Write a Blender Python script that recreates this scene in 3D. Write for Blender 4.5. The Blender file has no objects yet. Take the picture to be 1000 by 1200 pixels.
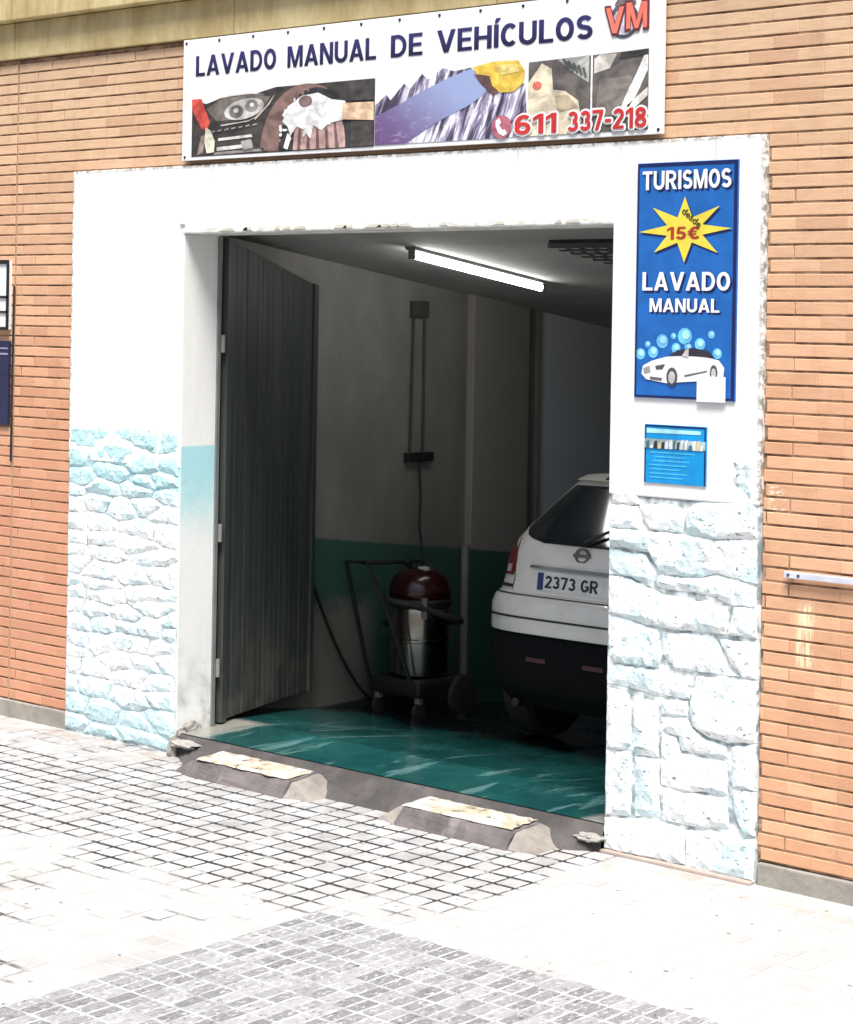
import bpy, bmesh, math, random
from mathutils import Vector, Matrix
from mathutils.geometry import delaunay_2d_cdt
R = math.radians
S = bpy.context.scene
COL = S.collection
rng = random.Random(7)

# ------------------------------------------------------------------ camera
CAM = Vector((9.4769, -7.7352, 2.45)); YAW = 0.7134; ROLL = 0.0167
right = Vector((math.cos(YAW), math.sin(YAW), 0)); fwd = Vector((-math.sin(YAW), math.cos(YAW), 0)); up = Vector((0, 0, 1))
ax = right * math.cos(ROLL) + up * math.sin(ROLL)
ay = -right * math.sin(ROLL) + up * math.cos(ROLL)
cd = bpy.data.cameras.new('camera')
cam = bpy.data.objects.new('camera', cd); COL.objects.link(cam)
cam.matrix_world = Matrix((( ax.x, ay.x, -fwd.x, CAM.x), (ax.y, ay.y, -fwd.y, CAM.y), (ax.z, ay.z, -fwd.z, CAM.z), (0, 0, 0, 1)))
cd.sensor_fit = 'HORIZONTAL'; cd.sensor_width = 36; cd.lens = 2389.63 / 1000 * 36
cd.shift_y = -(600 - 375.889) / 1000
cd.clip_start = 0.1; cd.clip_end = 1000
S.camera = cam

# ------------------------------------------------------------------ sky and sun
SUN_EL, SUN_AZ = R(64), R(142)      # azimuth clockwise from +Y: high, in front of the facade, to its right
w = bpy.data.worlds.new('World'); S.world = w; w.use_nodes = True
nt = w.node_tree
sky = nt.nodes.new('ShaderNodeTexSky'); sky.sky_type = 'NISHITA'; sky.sun_disc = False
sky.sun_elevation = SUN_EL; sky.sun_rotation = SUN_AZ; sky.air_density = 1.0; sky.dust_density = 4.0; sky.ozone_density = 1.0
bg = nt.nodes['Background']; nt.links.new(sky.outputs[0], bg.inputs[0]); bg.inputs[1].default_value = 0.06
sd = bpy.data.lights.new('sun', 'SUN'); sd.energy = 2.6; sd.angle = R(25); sd.color = (1, 0.975, 0.945)
sun = bpy.data.objects.new('sun', sd); COL.objects.link(sun)
sv = Vector((math.sin(SUN_AZ) * math.cos(SUN_EL), math.cos(SUN_AZ) * math.cos(SUN_EL), math.sin(SUN_EL)))
sun.rotation_euler = sv.to_track_quat('Z', 'Y').to_euler(); sun.location = (0, -10, 12)
S.view_settings.view_transform = 'Standard'; S.view_settings.look = 'None'
S.view_settings.exposure = 1.42; S.view_settings.gamma = 1
S.view_settings.use_curve_mapping = False
S.render.engine = 'CYCLES'
S.cycles.max_bounces = 8; S.cycles.diffuse_bounces = 5

# ------------------------------------------------------------------ node helpers
class N:
    def __init__(s, name):
        s.m = bpy.data.materials.new(name); s.m.use_nodes = True
        s.t = s.m.node_tree; s.b = s.t.nodes['Principled BSDF']
    def new(s, k): return s.t.nodes.new(k)
    def ln(s, a, b): s.t.links.new(a, b)
    def put(s, sock, v):
        if isinstance(v, bpy.types.NodeSocket): s.ln(v, sock)
        else: sock.default_value = v
    def math(s, op, a, b=0.0, clamp=False):
        n = s.new('ShaderNodeMath'); n.operation = op; n.use_clamp = clamp
        s.put(n.inputs[0], a); s.put(n.inputs[1], b); return n.outputs[0]
    def pos(s):
        g = s.new('ShaderNodeNewGeometry'); x = s.new('ShaderNodeSeparateXYZ'); s.ln(g.outputs['Position'], x.inputs[0])
        return g.outputs['Position'], x.outputs[0], x.outputs[1], x.outputs[2]
    def noise(s, vec, scale, detail=4, rough=0.6, col=False, dist=0.0):
        n = s.new('ShaderNodeTexNoise'); n.inputs['Scale'].default_value = scale; n.inputs['Detail'].default_value = detail
        n.inputs['Roughness'].default_value = rough; n.inputs['Distortion'].default_value = dist
        if vec is not None: s.ln(vec, n.inputs['Vector'])
        return n.outputs['Color' if col else 'Fac']
    def stretch(s, vec, sc):
        n = s.new('ShaderNodeVectorMath'); n.operation = 'MULTIPLY'; s.ln(vec, n.inputs[0]); n.inputs[1].default_value = sc; return n.outputs[0]
    def vor(s, vec, scale, feat='F1'):
        n = s.new('ShaderNodeTexVoronoi'); n.inputs['Scale'].default_value = scale; n.feature = feat; s.ln(vec, n.inputs['Vector']); return n.outputs['Distance']
    def mr(s, v, a, b, c=0.0, d=1.0):
        n = s.new('ShaderNodeMapRange'); n.interpolation_type = 'SMOOTHSTEP'; s.put(n.inputs[0], v)
        for i, q in enumerate((a, b, c, d)): s.put(n.inputs[i + 1], q)
        return n.outputs[0]
    def mix(s, f, a, b, mode='MIX'):
        n = s.new('ShaderNodeMix'); n.data_type = 'RGBA'; n.blend_type = mode; n.clamp_factor = True
        s.put(n.inputs[0], f)
        for i, q in ((6, a), (7, b)):
            if isinstance(q, tuple) and len(q) == 3: q = q + (1,)
            s.put(n.inputs[i], q)
        return n.outputs[2]
    def rnd(s):
        n = s.new('ShaderNodeObjectInfo'); return n.outputs['Random']
    def isl(s):
        n = s.new('ShaderNodeNewGeometry'); return n.outputs['Random Per Island']
    def bump(s, h, strength=0.4, dist=0.01, prev=None):
        n = s.new('ShaderNodeBump'); n.inputs['Strength'].default_value = strength; n.inputs['Distance'].default_value = dist
        s.ln(h, n.inputs['Height'])
        if prev: s.ln(prev, n.inputs['Normal'])
        s.ln(n.outputs[0], s.b.inputs['Normal']); return n.outputs[0]
    def out(s, col=None, rough=None, metal=None, **kw):
        if isinstance(col, tuple) and len(col) == 3: col = col + (1,)
        if col is not None: s.put(s.b.inputs['Base Color'], col)
        if rough is not None: s.put(s.b.inputs['Roughness'], rough)
        if metal is not None: s.put(s.b.inputs['Metallic'], metal)
        for k, v in kw.items(): s.put(s.b.inputs[k.replace('_', ' ')], v)
        return s.m

_pm = {}
def plain(col, rough=0.6, metal=0.0, var=0.12, name=None):
    k = (col, rough, metal, var)
    if k in _pm: return _pm[k]
    n = N(name or 'paint'); p, x, y, z = n.pos()
    f = n.noise(p, 9, 5)
    c = n.mix(n.mr(f, 0.3, 0.7), tuple(q * (1 - var) for q in col), tuple(min(1, q * (1 + var)) for q in col))
    _pm[k] = n.out(c, rough, metal); return _pm[k]

_pr = {}
def printed(col):
    if col in _pr: return _pr[col]
    n = N('print_ink'); p, x, y, z = n.pos()
    f = n.noise(n.stretch(p, (1, 1, 1.4)), 11, 5, 0.55, dist=0.5)
    c = n.mix(n.mr(f, 0.30, 0.70), tuple(q * 0.62 for q in col), tuple(min(1, q * 1.30 + 0.015) for q in col))
    _pr[col] = n.out(c, 0.42); return _pr[col]

def print_foam():      # soap runs: pale, violet and dark streaks following the bodywork
    n = N('foam_print'); p, x, y, z = n.pos()
    q = n.math('ADD', x, n.math('MULTIPLY', z, -0.45))
    v = n.new('ShaderNodeCombineXYZ'); n.put(v.inputs[0], n.math('MULTIPLY', q, 26.0)); n.put(v.inputs[2], n.math('MULTIPLY', z, 5.0))
    f = n.noise(v.outputs[0], 1.0, 4, 0.6, dist=0.7)
    c = n.mix(n.mr(f, 0.40, 0.54), (0.05, 0.04, 0.07), (0.36, 0.32, 0.46)); c = n.mix(n.mr(f, 0.52, 0.60), c, (0.74, 0.74, 0.76))
    return n.out(c, 0.42)
def print_bonnet():
    n = N('bonnet_print'); p, x, y, z = n.pos()
    g = n.math('ADD', n.math('MULTIPLY', n.math('SUBTRACT', x, 2.42), 1.1), n.math('MULTIPLY', n.math('SUBTRACT', z, 3.5), 1.6))
    c = n.mix(n.mr(n.math('ADD', g, n.math('MULTIPLY', n.noise(p, 9, 5), 0.25)), -0.05, 1.0), (0.14, 0.075, 0.20), (0.30, 0.36, 0.58))
    c = n.mix(n.mr(n.noise(n.stretch(p, (1, 1, 3)), 14, 6, 0.7), 0.56, 0.70, 0, 0.5), c, (0.48, 0.48, 0.62))
    return n.out(c, 0.42)
# ------------------------------------------------------------------ materials
def m_brick():
    n = N('brick'); p, x, y, z = n.pos()
    r = n.rnd()
    i = n.isl()
    rr = n.math('FRACT', n.math('ADD', r, i))
    c = n.mix(rr, (0.53, 0.27, 0.150), (0.72, 0.41, 0.245))
    big = n.noise(p, 0.9, 5, 0.6)
    c = n.mix(n.mr(big, 0.42, 0.66, 0, 0.55), c, (0.70, 0.44, 0.275))
    # upper courses are paler and yellower, lower left redder
    up_ = n.mr(n.math('ADD', z, n.math('MULTIPLY', n.noise(p, 1.2), 1.2)), 2.6, 4.6)
    c = n.mix(n.math('MULTIPLY', up_, 0.7), c, (0.66, 0.485, 0.31))
    red = n.math('MULTIPLY', n.mr(x, 1.0, -0.2), n.mr(z, 2.9, 0.7))
    c = n.mix(n.math('MULTIPLY', red, 0.6), c, (0.52, 0.215, 0.135))
    stn = n.noise(n.stretch(p, (2.2, 1, 0.5)), 2.0, 6, 0.7)
    c = n.mix(n.mr(stn, 0.50, 0.72, 0, 0.35), c, (0.34, 0.19, 0.115))
    odd = n.mr(rr, 0.90, 0.97)
    c = n.mix(n.math('MULTIPLY', odd, 0.35), c, (0.36, 0.16, 0.09))
    g = n.noise(n.stretch(p, (1.5, 1, 9)), 6, 6, 0.7)
    c = n.mix(n.mr(g, 0.35, 0.75, 0, 0.35), c, (0.40, 0.22, 0.12))
    sp = n.noise(p, 90, 3, 0.7)
    c = n.mix(n.mr(sp, 0.62, 0.8, 0, 0.35), c, (0.2, 0.09, 0.05))
    # rubbed-off white paint on the right wall
    st = n.noise(n.stretch(p, (60, 1, 7)), 1, 4, 0.7)
    bx = n.math('MULTIPLY', n.mr(x, 4.90, 4.93), n.mr(x, 5.01, 4.97))
    bz = n.math('MULTIPLY', n.mr(z, 0.95, 1.0), n.mr(z, 1.27, 1.22))
    f = n.math('MULTIPLY', n.math('MULTIPLY', bx, bz), n.mr(st, 0.40, 0.56))
    c = n.mix(n.math('MULTIPLY', f, 0.9), c, (0.80, 0.68, 0.45))
    bx2 = n.math('MULTIPLY', n.mr(x, 4.75, 4.79), n.mr(x, 4.86, 4.82))
    bz2 = n.math('MULTIPLY', n.mr(z, 1.62, 1.64), n.mr(z, 1.76, 1.74))
    f2 = n.math('MULTIPLY', n.math('MULTIPLY', bx2, bz2), n.mr(n.noise(n.stretch(p, (14, 1, 30)), 1, 3), 0.5, 0.56))
    c = n.mix(f2, c, (0.75, 0.66, 0.5))
    n.bump(n.noise(n.stretch(p, (1, 1, 3)), 60, 5, 0.7), 0.35, 0.004)
    return n.out(c, 0.85)
def m_mortar():
    n = N('mortar'); p, x, y, z = n.pos()
    f = n.noise(n.stretch(p, (1, 1, 3)), 6, 5, 0.7)
    c = n.mix(n.mr(f, 0.36, 0.60), (0.11, 0.062, 0.036), (0.40, 0.245, 0.15))
    return n.out(c, 0.95)
def m_plaster():
    n = N('white_plaster'); p, x, y, z = n.pos()
    c = (0.80, 0.80, 0.78)
    f = n.noise(n.stretch(p, (3, 3, 0.6)), 2.2, 6, 0.65)
    c = n.mix(n.mr(f, 0.45, 0.75, 0, 0.35), c, (0.66, 0.65, 0.60))
    # faded turquoise band on the smooth reveal of the left pier
    band = n.math('MULTIPLY', n.mr(z, 1.73, 1.715), n.mr(n.math('ADD', z, n.math('MULTIPLY', n.noise(p, 5), 0.3)), 1.25, 1.75))
    band = n.math('MULTIPLY', band, n.math('MULTIPLY', n.mr(x, 1.2, 1.15), n.mr(y, 0.002, 0.01)))
    c = n.mix(n.math('MULTIPLY', band, 0.9), c, (0.34, 0.66, 0.70))
    # splash dirt on the reveal near the floor
    d = n.math('MULTIPLY', n.mr(z, 0.75, 0.1), n.math('MULTIPLY', n.mr(y, 0.002, 0.02), n.mr(n.noise(p, 6, 5), 0.35, 0.7)))
    c = n.mix(d, c, (0.36, 0.35, 0.31))
    # flaked lintel edge
    e = n.math('MULTIPLY', n.mr(z, 2.965, 2.93), n.mr(n.noise(n.stretch(p, (1, 1, 3)), 9, 6, 0.7), 0.46, 0.56))
    e = n.math('MULTIPLY', e, n.math('MULTIPLY', n.mr(z, 2.85, 2.9), n.math('MULTIPLY', n.mr(x, 0.98, 1.0), n.mr(x, 3.92, 3.90))))
    c = n.mix(n.math('MULTIPLY', e, 0.6), c, (0.44, 0.42, 0.33))
    ew = n.noise(p, 22, 6, 0.75)
    ed = n.math('MAXIMUM', n.math('MAXIMUM', n.mr(x, 0.03, 0.002), n.mr(x, 4.703, 4.731)), n.mr(z, 3.27, 3.295))
    c = n.mix(n.math('MULTIPLY', ed, n.mr(ew, 0.42, 0.58)), c, (0.26, 0.24, 0.20))
    strk = n.math('MULTIPLY', n.mr(n.noise(n.stretch(p, (16, 1, 0.7)), 1.0, 5, 0.7), 0.55, 0.72), n.mr(z, 3.0, 3.3))
    c = n.mix(n.math('MULTIPLY', strk, 0.55), c, (0.36, 0.35, 0.31))
    n.bump(n.noise(p, 35, 6, 0.65), 0.25, 0.006)
    return n.out(c, 0.9)
def m_stone():
    n = N('painted_stone'); p, x, y, z = n.pos()
    c = (0.84, 0.86, 0.86)
    wob = n.math('MULTIPLY', n.math('SUBTRACT', n.noise(p, 3.5, 4), 0.5), 0.5)
    zz = n.math('ADD', z, wob)
    left = n.mr(x, 2.0, 1.9)
    b1 = n.math('MULTIPLY', n.math('MULTIPLY', n.mr(zz, 1.25, 1.55), n.mr(zz, 1.95, 1.78)), left)
    b0 = n.math('MULTIPLY', n.mr(zz, 0.33, 0.2), left)
    c = n.mix(n.math('MULTIPLY', b1, 0.85), c, (0.38, 0.68, 0.72))
    c = n.mix(n.math('MULTIPLY', b0, 0.8), c, (0.42, 0.62, 0.66))
    rt = n.mr(n.noise(p, 4.0, 4), 0.44, 0.62)
    c = n.mix(n.math('MULTIPLY', rt, 0.75), c, (0.50, 0.68, 0.71))
    pit = n.noise(n.stretch(p, (1, 1, 2.0)), 30, 5, 0.75)
    c = n.mix(n.mr(pit, 0.575, 0.64, 0, 0.9), c, (0.12, 0.15, 0.16))
    v = n.noise(p, 22, 6, 0.7)
    b = n.bump(v, 0.55, 0.02)
    n.bump(pit, -0.5, 0.006, b)
    return n.out(c, 0.85)
def m_stone_joint():
    n = N('stone_joint'); p, x, y, z = n.pos()
    c = n.mix(n.mr(n.noise(p, 12, 5), 0.4, 0.62), (0.22, 0.27, 0.28), (0.72, 0.75, 0.75))
    return n.out(c, 0.95)
def m_tile():
    n = N('white_paving'); p, x, y, z = n.pos()
    r = n.math('FRACT', n.math('ADD', n.rnd(), n.isl()))
    c = n.mix(r, (0.34, 0.345, 0.345), (0.43, 0.435, 0.435))
    f = n.noise(p, 1.6, 6, 0.65)
    c = n.mix(n.mr(f, 0.48, 0.75, 0, 0.6), c, (0.27, 0.245, 0.225))
    sp = n.noise(p, 45, 3, 0.6)
    c = n.mix(n.mr(sp, 0.66, 0.72, 0, 0.6), c, (0.12, 0.11, 0.10))
    gum = n.noise(n.stretch(p, (1, 1.3, 1)), 13, 2, 0.5)
    c = n.mix(n.mr(gum, 0.70, 0.73, 0, 0.8), c, (0.07, 0.065, 0.06))
    track = n.math('MULTIPLY', n.math('MULTIPLY', n.mr(y, -1.7, -0.7), n.mr(x, 4.2, 3.7)), n.mr(n.noise(p, 5, 6, 0.7), 0.42, 0.68))
    c = n.mix(n.math('MULTIPLY', track, 0.55), c, (0.15, 0.147, 0.15))
    # sandy dirt where the paving meets the wall
    d = n.math('MULTIPLY', n.mr(y, -0.45, -0.02), n.mr(n.noise(p, 7, 5), 0.42, 0.65))
    c = n.mix(n.math('MULTIPLY', d, 0.7), c, (0.31, 0.235, 0.18))
    n.bump(n.noise(p, 70, 5, 0.7), 0.3, 0.004)
    return n.out(c, 0.8)
def m_joint():
    n = N('paving_joint'); p, x, y, z = n.pos()
    f = n.noise(p, 2.3, 4, 0.6)
    # open black joints along the wheel tracks in front of the door, cement-filled elsewhere
    a = n.math('MULTIPLY', n.mr(y, -1.9, -0.9), n.mr(x, 4.25, 3.85))
    a = n.math('MULTIPLY', a, n.mr(x, -0.6, 0.1))
    a = n.math('MULTIPLY', a, n.math('SUBTRACT', 1.0, n.math('MULTIPLY', n.mr(y, -0.62, -0.38), n.mr(x, 1.25, 0.85))))
    a = n.math('ADD', n.math('MULTIPLY', a, 0.62), n.math('MULTIPLY', n.mr(x, 3.7, 3.5), 0.26))
    brk = n.mr(n.noise(n.stretch(p, (1, 1.6, 1)), 7, 4, 0.7), 0.34, 0.52, 0.10, 1.0)
    dark = n.math('MULTIPLY', n.mr(n.math('ADD', f, a), 0.72, 0.96), brk)
    c = n.mix(dark, (0.37, 0.365, 0.35), (0.02, 0.018, 0.016))
    return n.out(c, 0.95)
def m_grey_tile():
    n = N('grey_paving'); p, x, y, z = n.pos()
    r = n.math('FRACT', n.math('ADD', n.rnd(), n.isl()))
    c = n.mix(r, (0.15, 0.153, 0.16), (0.29, 0.295, 0.305))
    sp = n.noise(n.stretch(p, (1.6, 0.8, 1)), 34, 4, 0.75)
    c = n.mix(n.mr(sp, 0.55, 0.68, 0, 0.9), c, (0.04, 0.04, 0.045))
    c = n.mix(n.mr(sp, 0.45, 0.33, 0, 0.8), c, (0.60, 0.60, 0.60))
    n.bump(n.noise(p, 60, 4, 0.7), 0.4, 0.004)
    return n.out(c, 0.8)
def m_asphalt():
    n = N('asphalt'); p, x, y, z = n.pos()
    c = n.mix(n.noise(p, 120, 3), (0.035, 0.035, 0.036), (0.075, 0.074, 0.072))
    n.bump(n.noise(p, 150, 3), 0.4, 0.004)
    return n.out(c, 0.9)
def m_ramp_side():
    n = N('ramp_concrete'); p, x, y, z = n.pos()
    c = n.mix(n.mr(n.noise(p, 5, 7, 0.7), 0.35, 0.65), (0.085, 0.074, 0.074), (0.155, 0.135, 0.135))
    c = n.mix(n.mr(n.noise(p, 2.6, 4, 0.6), 0.56, 0.64, 0, 0.5), c, (0.30, 0.27, 0.25))
    c = n.mix(n.mr(n.noise(p, 40, 5, 0.7), 0.56, 0.7, 0, 0.6), c, (0.04, 0.037, 0.035))
    n.bump(n.noise(p, 45, 6, 0.7), 0.6, 0.008)
    return n.out(c, 0.92)
def m_concrete(a=(0.24, 0.22, 0.19), b=(0.36, 0.33, 0.28), name='concrete'):
    n = N(name); p, x, y, z = n.pos()
    c = n.mix(n.mr(n.noise(p, 3, 7, 0.7), 0.35, 0.7), a, b)
    c = n.mix(n.mr(n.noise(p, 26, 5, 0.7), 0.55, 0.75, 0, 0.5), c, tuple(q * 0.45 for q in a))
    n.bump(n.noise(p, 45, 6, 0.7), 0.5, 0.008)
    return n.out(c, 0.9)
def m_cornice():
    n = N('yellow_render'); p, x, y, z = n.pos()
    c = n.mix(n.mr(n.noise(n.stretch(p, (1, 1, 0.4)), 3, 6, 0.7), 0.35, 0.7), (0.40, 0.30, 0.13), (0.62, 0.52, 0.28))
    c = n.mix(n.mr(n.noise(n.stretch(p, (6, 1, 0.8)), 2.2, 5, 0.6), 0.55, 0.75, 0, 0.5), c, (0.26, 0.18, 0.07))
    n.bump(n.noise(p, 30, 6, 0.7), 0.3, 0.006)
    return n.out(c, 0.9)
def m_garage_wall():
    n = N('garage_wall_paint'); p, x, y, z = n.pos()
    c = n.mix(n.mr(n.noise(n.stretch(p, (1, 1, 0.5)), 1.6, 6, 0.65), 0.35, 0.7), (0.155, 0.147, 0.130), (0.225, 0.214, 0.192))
    line = n.math('SUBTRACT', 1.26, n.math('MULTIPLY', y, 0.118))
    line = n.math('ADD', line, n.math('MULTIPLY', n.math('SUBTRACT', n.noise(p, 6, 4), 0.5), 0.03))
    g = n.mr(n.math('SUBTRACT', line, z), 0.0, 0.02)
    gcol = n.mix(n.noise(p, 3, 5), (0.024, 0.078, 0.060), (0.038, 0.108, 0.084))
    worn = n.math('MULTIPLY', n.mr(y, 2.15, 1.95), n.mr(n.math('ADD', z, n.math('MULTIPLY', n.noise(p, 5, 5), 0.35)), 0.88, 0.72))
    gcol = n.mix(worn, gcol, (0.17, 0.155, 0.13))
    far = n.mr(y, 3.75, 3.85)  # bluish light beyond the pilaster, put into the wall colour
    gcol = n.mix(far, gcol, (0.3, 0.34, 0.37))
    c = n.mix(far, c, (0.62, 0.66, 0.72))
    pil = n.math('MULTIPLY', n.mr(y, 2.985, 2.995), n.mr(y, 3.70, 3.64))
    c = n.mix(n.math('MULTIPLY', pil, 0.8), c, (0.30, 0.28, 0.25))
    c = n.mix(g, c, gcol)
    n.bump(n.noise(p, 14, 6, 0.65), 0.25, 0.01)
    return n.out(c, 0.7)
def m_ceiling():
    n = N('garage_ceiling_paint'); p, x, y, z = n.pos()
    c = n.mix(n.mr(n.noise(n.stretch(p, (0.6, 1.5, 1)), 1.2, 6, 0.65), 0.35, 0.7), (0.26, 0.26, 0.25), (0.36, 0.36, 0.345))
    return n.out(c, 0.85)
def m_floor():
    n = N('teal_floor_paint'); p, x, y, z = n.pos()
    c = n.mix(n.mr(n.noise(p, 1.8, 6, 0.65), 0.35, 0.7), (0.006, 0.048, 0.047), (0.012, 0.082, 0.078))
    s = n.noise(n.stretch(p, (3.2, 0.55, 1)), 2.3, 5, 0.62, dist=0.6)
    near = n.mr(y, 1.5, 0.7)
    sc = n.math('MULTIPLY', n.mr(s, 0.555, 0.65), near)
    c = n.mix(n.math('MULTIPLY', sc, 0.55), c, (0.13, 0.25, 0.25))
    # bare cement by the jambs
    e = n.math('MAXIMUM', n.mr(n.math('ADD', x, n.math('MULTIPLY', n.noise(p, 6, 4), 0.25)), 1.35, 1.22), n.mr(n.math('ADD', x, n.math('MULTIPLY', n.noise(p, 6, 4), 0.25)), 3.88, 3.98))
    e = n.math('MULTIPLY', e, n.mr(y, 0.62, 0.5))
    c = n.mix(e, c, (0.24, 0.235, 0.21))
    dk = n.mr(n.math('ADD', n.noise(p, 2.5, 5, 0.6), n.mr(y, 1.1, 2.3, 0, 0.35)), 0.52, 0.70)  # patchy grime, deepened towards the back by shade painted into the floor colour
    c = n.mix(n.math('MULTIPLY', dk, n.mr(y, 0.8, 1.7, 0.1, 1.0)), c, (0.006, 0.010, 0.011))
    rg = n.mr(n.noise(p, 2.0, 5), 0.4, 0.65, 0.08, 0.35)
    n.bump(n.noise(p, 18, 5), 0.12, 0.006)
    return n.out(c, rg)
def m_glow(col, e):
    n = N('lit_tube'); n.b.inputs['Emission Color'].default_value = col + (1,); n.b.inputs['Emission Strength'].default_value = e
    return n.out(col, 0.5)
def m_ramp_top():
    n = N('worn_white_ramp'); p, x, y, z = n.pos()
    c = n.mix(n.mr(n.noise(p, 7, 5, 0.7), 0.4, 0.62), (0.46, 0.45, 0.42), (0.36, 0.30, 0.21))
    c = n.mix(n.mr(n.noise(p, 14, 6, 0.75), 0.55, 0.64), c, (0.09, 0.08, 0.07))
    n.bump(n.noise(p, 40, 5, 0.7), 0.5, 0.006)
    return n.out(c, 0.85)
def m_leaf_metal():
    n = N('door_paint'); p, x, y, z = n.pos()
    c = n.mix(n.mr(n.noise(n.stretch(p, (4, 4, 0.3)), 3, 5, 0.6), 0.35, 0.7), (0.032, 0.039, 0.037), (0.055, 0.062, 0.058))
    c = n.mix(n.math('MULTIPLY', n.mr(z, 0.9, 0.2), n.mr(n.noise(p, 4, 5), 0.4, 0.7)), c, (0.11, 0.095, 0.08))
    return n.out(c, 0.5)

M = dict(brick=m_brick(), mortar=m_mortar(), plaster=m_plaster(), stone=m_stone(), sjoint=m_stone_joint(), tile=m_tile(), joint=m_joint(),
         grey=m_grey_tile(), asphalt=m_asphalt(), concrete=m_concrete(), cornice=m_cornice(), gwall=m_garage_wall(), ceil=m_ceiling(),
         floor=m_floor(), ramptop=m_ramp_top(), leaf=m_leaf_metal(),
         darkconc=m_concrete((0.045, 0.04, 0.039), (0.10, 0.09, 0.086), 'dark_mortar_bed'),
         rampend=m_concrete((0.17, 0.153, 0.135), (0.30, 0.27, 0.24), 'pale_ramp_end'),
         rubble=m_concrete((0.20, 0.19, 0.175), (0.38, 0.36, 0.33), 'broken_mortar'),
         rampside=m_ramp_side(),
         white=plain((0.80, 0.80, 0.80), 0.4, 0, 0.02), black=plain((0.012, 0.012, 0.013), 0.5), rubber=plain((0.02, 0.02, 0.021), 0.75),
         steel=plain((0.27, 0.25, 0.225), 0.20, 1.0, 0.06), glow=m_glow((1.0, 1.0, 0.97), 12.0))

# ------------------------------------------------------------------ mesh helpers
class MB:
    def __init__(s): s.v = []; s.f = []
    def add(s, v, f):
        o = len(s.v); s.v += [tuple(q) for q in v]; s.f += [tuple(i + o for i in q) for q in f]; return s
    def box(s, x0, x1, y0, y1, z0, z1):
        return s.add([(x0,y0,z0),(x1,y0,z0),(x1,y1,z0),(x0,y1,z0),(x0,y0,z1),(x1,y0,z1),(x1,y1,z1),(x0,y1,z1)],
                     [(0,3,2,1),(4,5,6,7),(0,1,5,4),(1,2,6,5),(2,3,7,6),(3,0,4,7)])
    def tube(s, pts, r, n=10, cap=True):
        pts = [Vector(p) for p in pts]; rings = []; prev = None
        rs = r if isinstance(r, (list, tuple)) else [r] * len(pts)
        for i, p in enumerate(pts):
            d = (pts[min(i+1, len(pts)-1)] - pts[max(i-1, 0)]).normalized()
            u = prev if prev is not None else (Vector((0,0,1)) if abs(d.z) < 0.9 else Vector((1,0,0)))
            a = (u - d * u.dot(d)).normalized(); b = d.cross(a); prev = a
            rings.append([p + (a * math.cos(t) + b * math.sin(t)) * rs[i] for t in [2*math.pi*k/n for k in range(n)]])
        v = [q for g in rings for q in g]; f = []
        for i in range(len(rings)-1):
            for k in range(n): f.append((i*n+k, i*n+(k+1)%n, (i+1)*n+(k+1)%n, (i+1)*n+k))
        if cap: f.append(tuple(range(n-1,-1,-1))); f.append(tuple((len(rings)-1)*n+k for k in range(n)))
        return s.add(v, f)
    def lathe(s, prof, c=(0,0,0), n=28, axis='z'):
        v = []; f = []
        for r, h in prof:
            for k in range(n):
                t = 2*math.pi*k/n
                if axis == 'z': v.append((c[0]+r*math.cos(t), c[1]+r*math.sin(t), c[2]+h))
                elif axis == 'x': v.append((c[0]+h, c[1]+r*math.cos(t), c[2]+r*math.sin(t)))
                else: v.append((c[0]+r*math.cos(t), c[1]+h, c[2]+r*math.sin(t)))
        for i in range(len(prof)-1):
            for k in range(n): f.append((i*n+k, i*n+(k+1)%n, (i+1)*n+(k+1)%n, (i+1)*n+k))
        f.append(tuple(range(n-1,-1,-1))); f.append(tuple((len(prof)-1)*n+k for k in range(n)))
        return s.add(v, f)
    def poly(s, pts, y):      # flat shape in the facade plane (x, z), facing the street
        return s.add([(x, y, z) for x, z in pts], [tuple(range(len(pts)))])
    def mesh(s, name):
        me = bpy.data.meshes.new(name); me.from_pydata(s.v, [], s.f); me.update()
        bm = bmesh.new(); bm.from_mesh(me); bmesh.ops.recalc_face_normals(bm, faces=bm.faces); bm.to_mesh(me); bm.free()
        return me
    def build(s, name, mat, parent=None, smooth=False, bevel=0.0):
        me = s.mesh(name)
        if bevel:
            bm = bmesh.new(); bm.from_mesh(me)
            bmesh.ops.bevel(bm, geom=list(bm.edges), offset=bevel, segments=2, affect='EDGES', profile=0.6, clamp_overlap=True); bm.to_mesh(me); bm.free()
        return link(name, me, mat, parent, smooth)
def link(name, me, mat, parent=None, smooth=False):
    if mat is not None and not me.materials: me.materials.append(mat)
    if smooth:
        me.polygons.foreach_set('use_smooth', [True] * len(me.polygons))
        try: me.set_sharp_from_angle(angle=R(38))
        except Exception: pass
    o = bpy.data.objects.new(name, me); COL.objects.link(o); o.parent = parent
    return o
def tag(o, label=None, cat=None, group=None, kind=None):
    if label: o['label'] = label
    if cat: o['category'] = cat
    if group: o['group'] = group
    if kind: o['kind'] = kind
    return o
def thing(name, loc, label, cat, group=None, rz=0.0):
    e = bpy.data.objects.new(name, None); COL.objects.link(e); e.location = loc; e.rotation_euler = (0, 0, rz); e.empty_display_size = 0.2
    return tag(e, label, cat, group)
def local(parent):   # offset so that children may be written in world coordinates
    return Matrix.Translation(-Vector(parent.location))
def cube_with_bevel(x0, x1, y0, y1, z0, z1): return MB().box(x0, x1, y0, y1, z0, z1)
def wbuild(mb, name, mat, parent, **k):
    o = mb.build(name, mat, parent, **k); o.location = -Vector(parent.location) if parent else (0,0,0); return o

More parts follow.
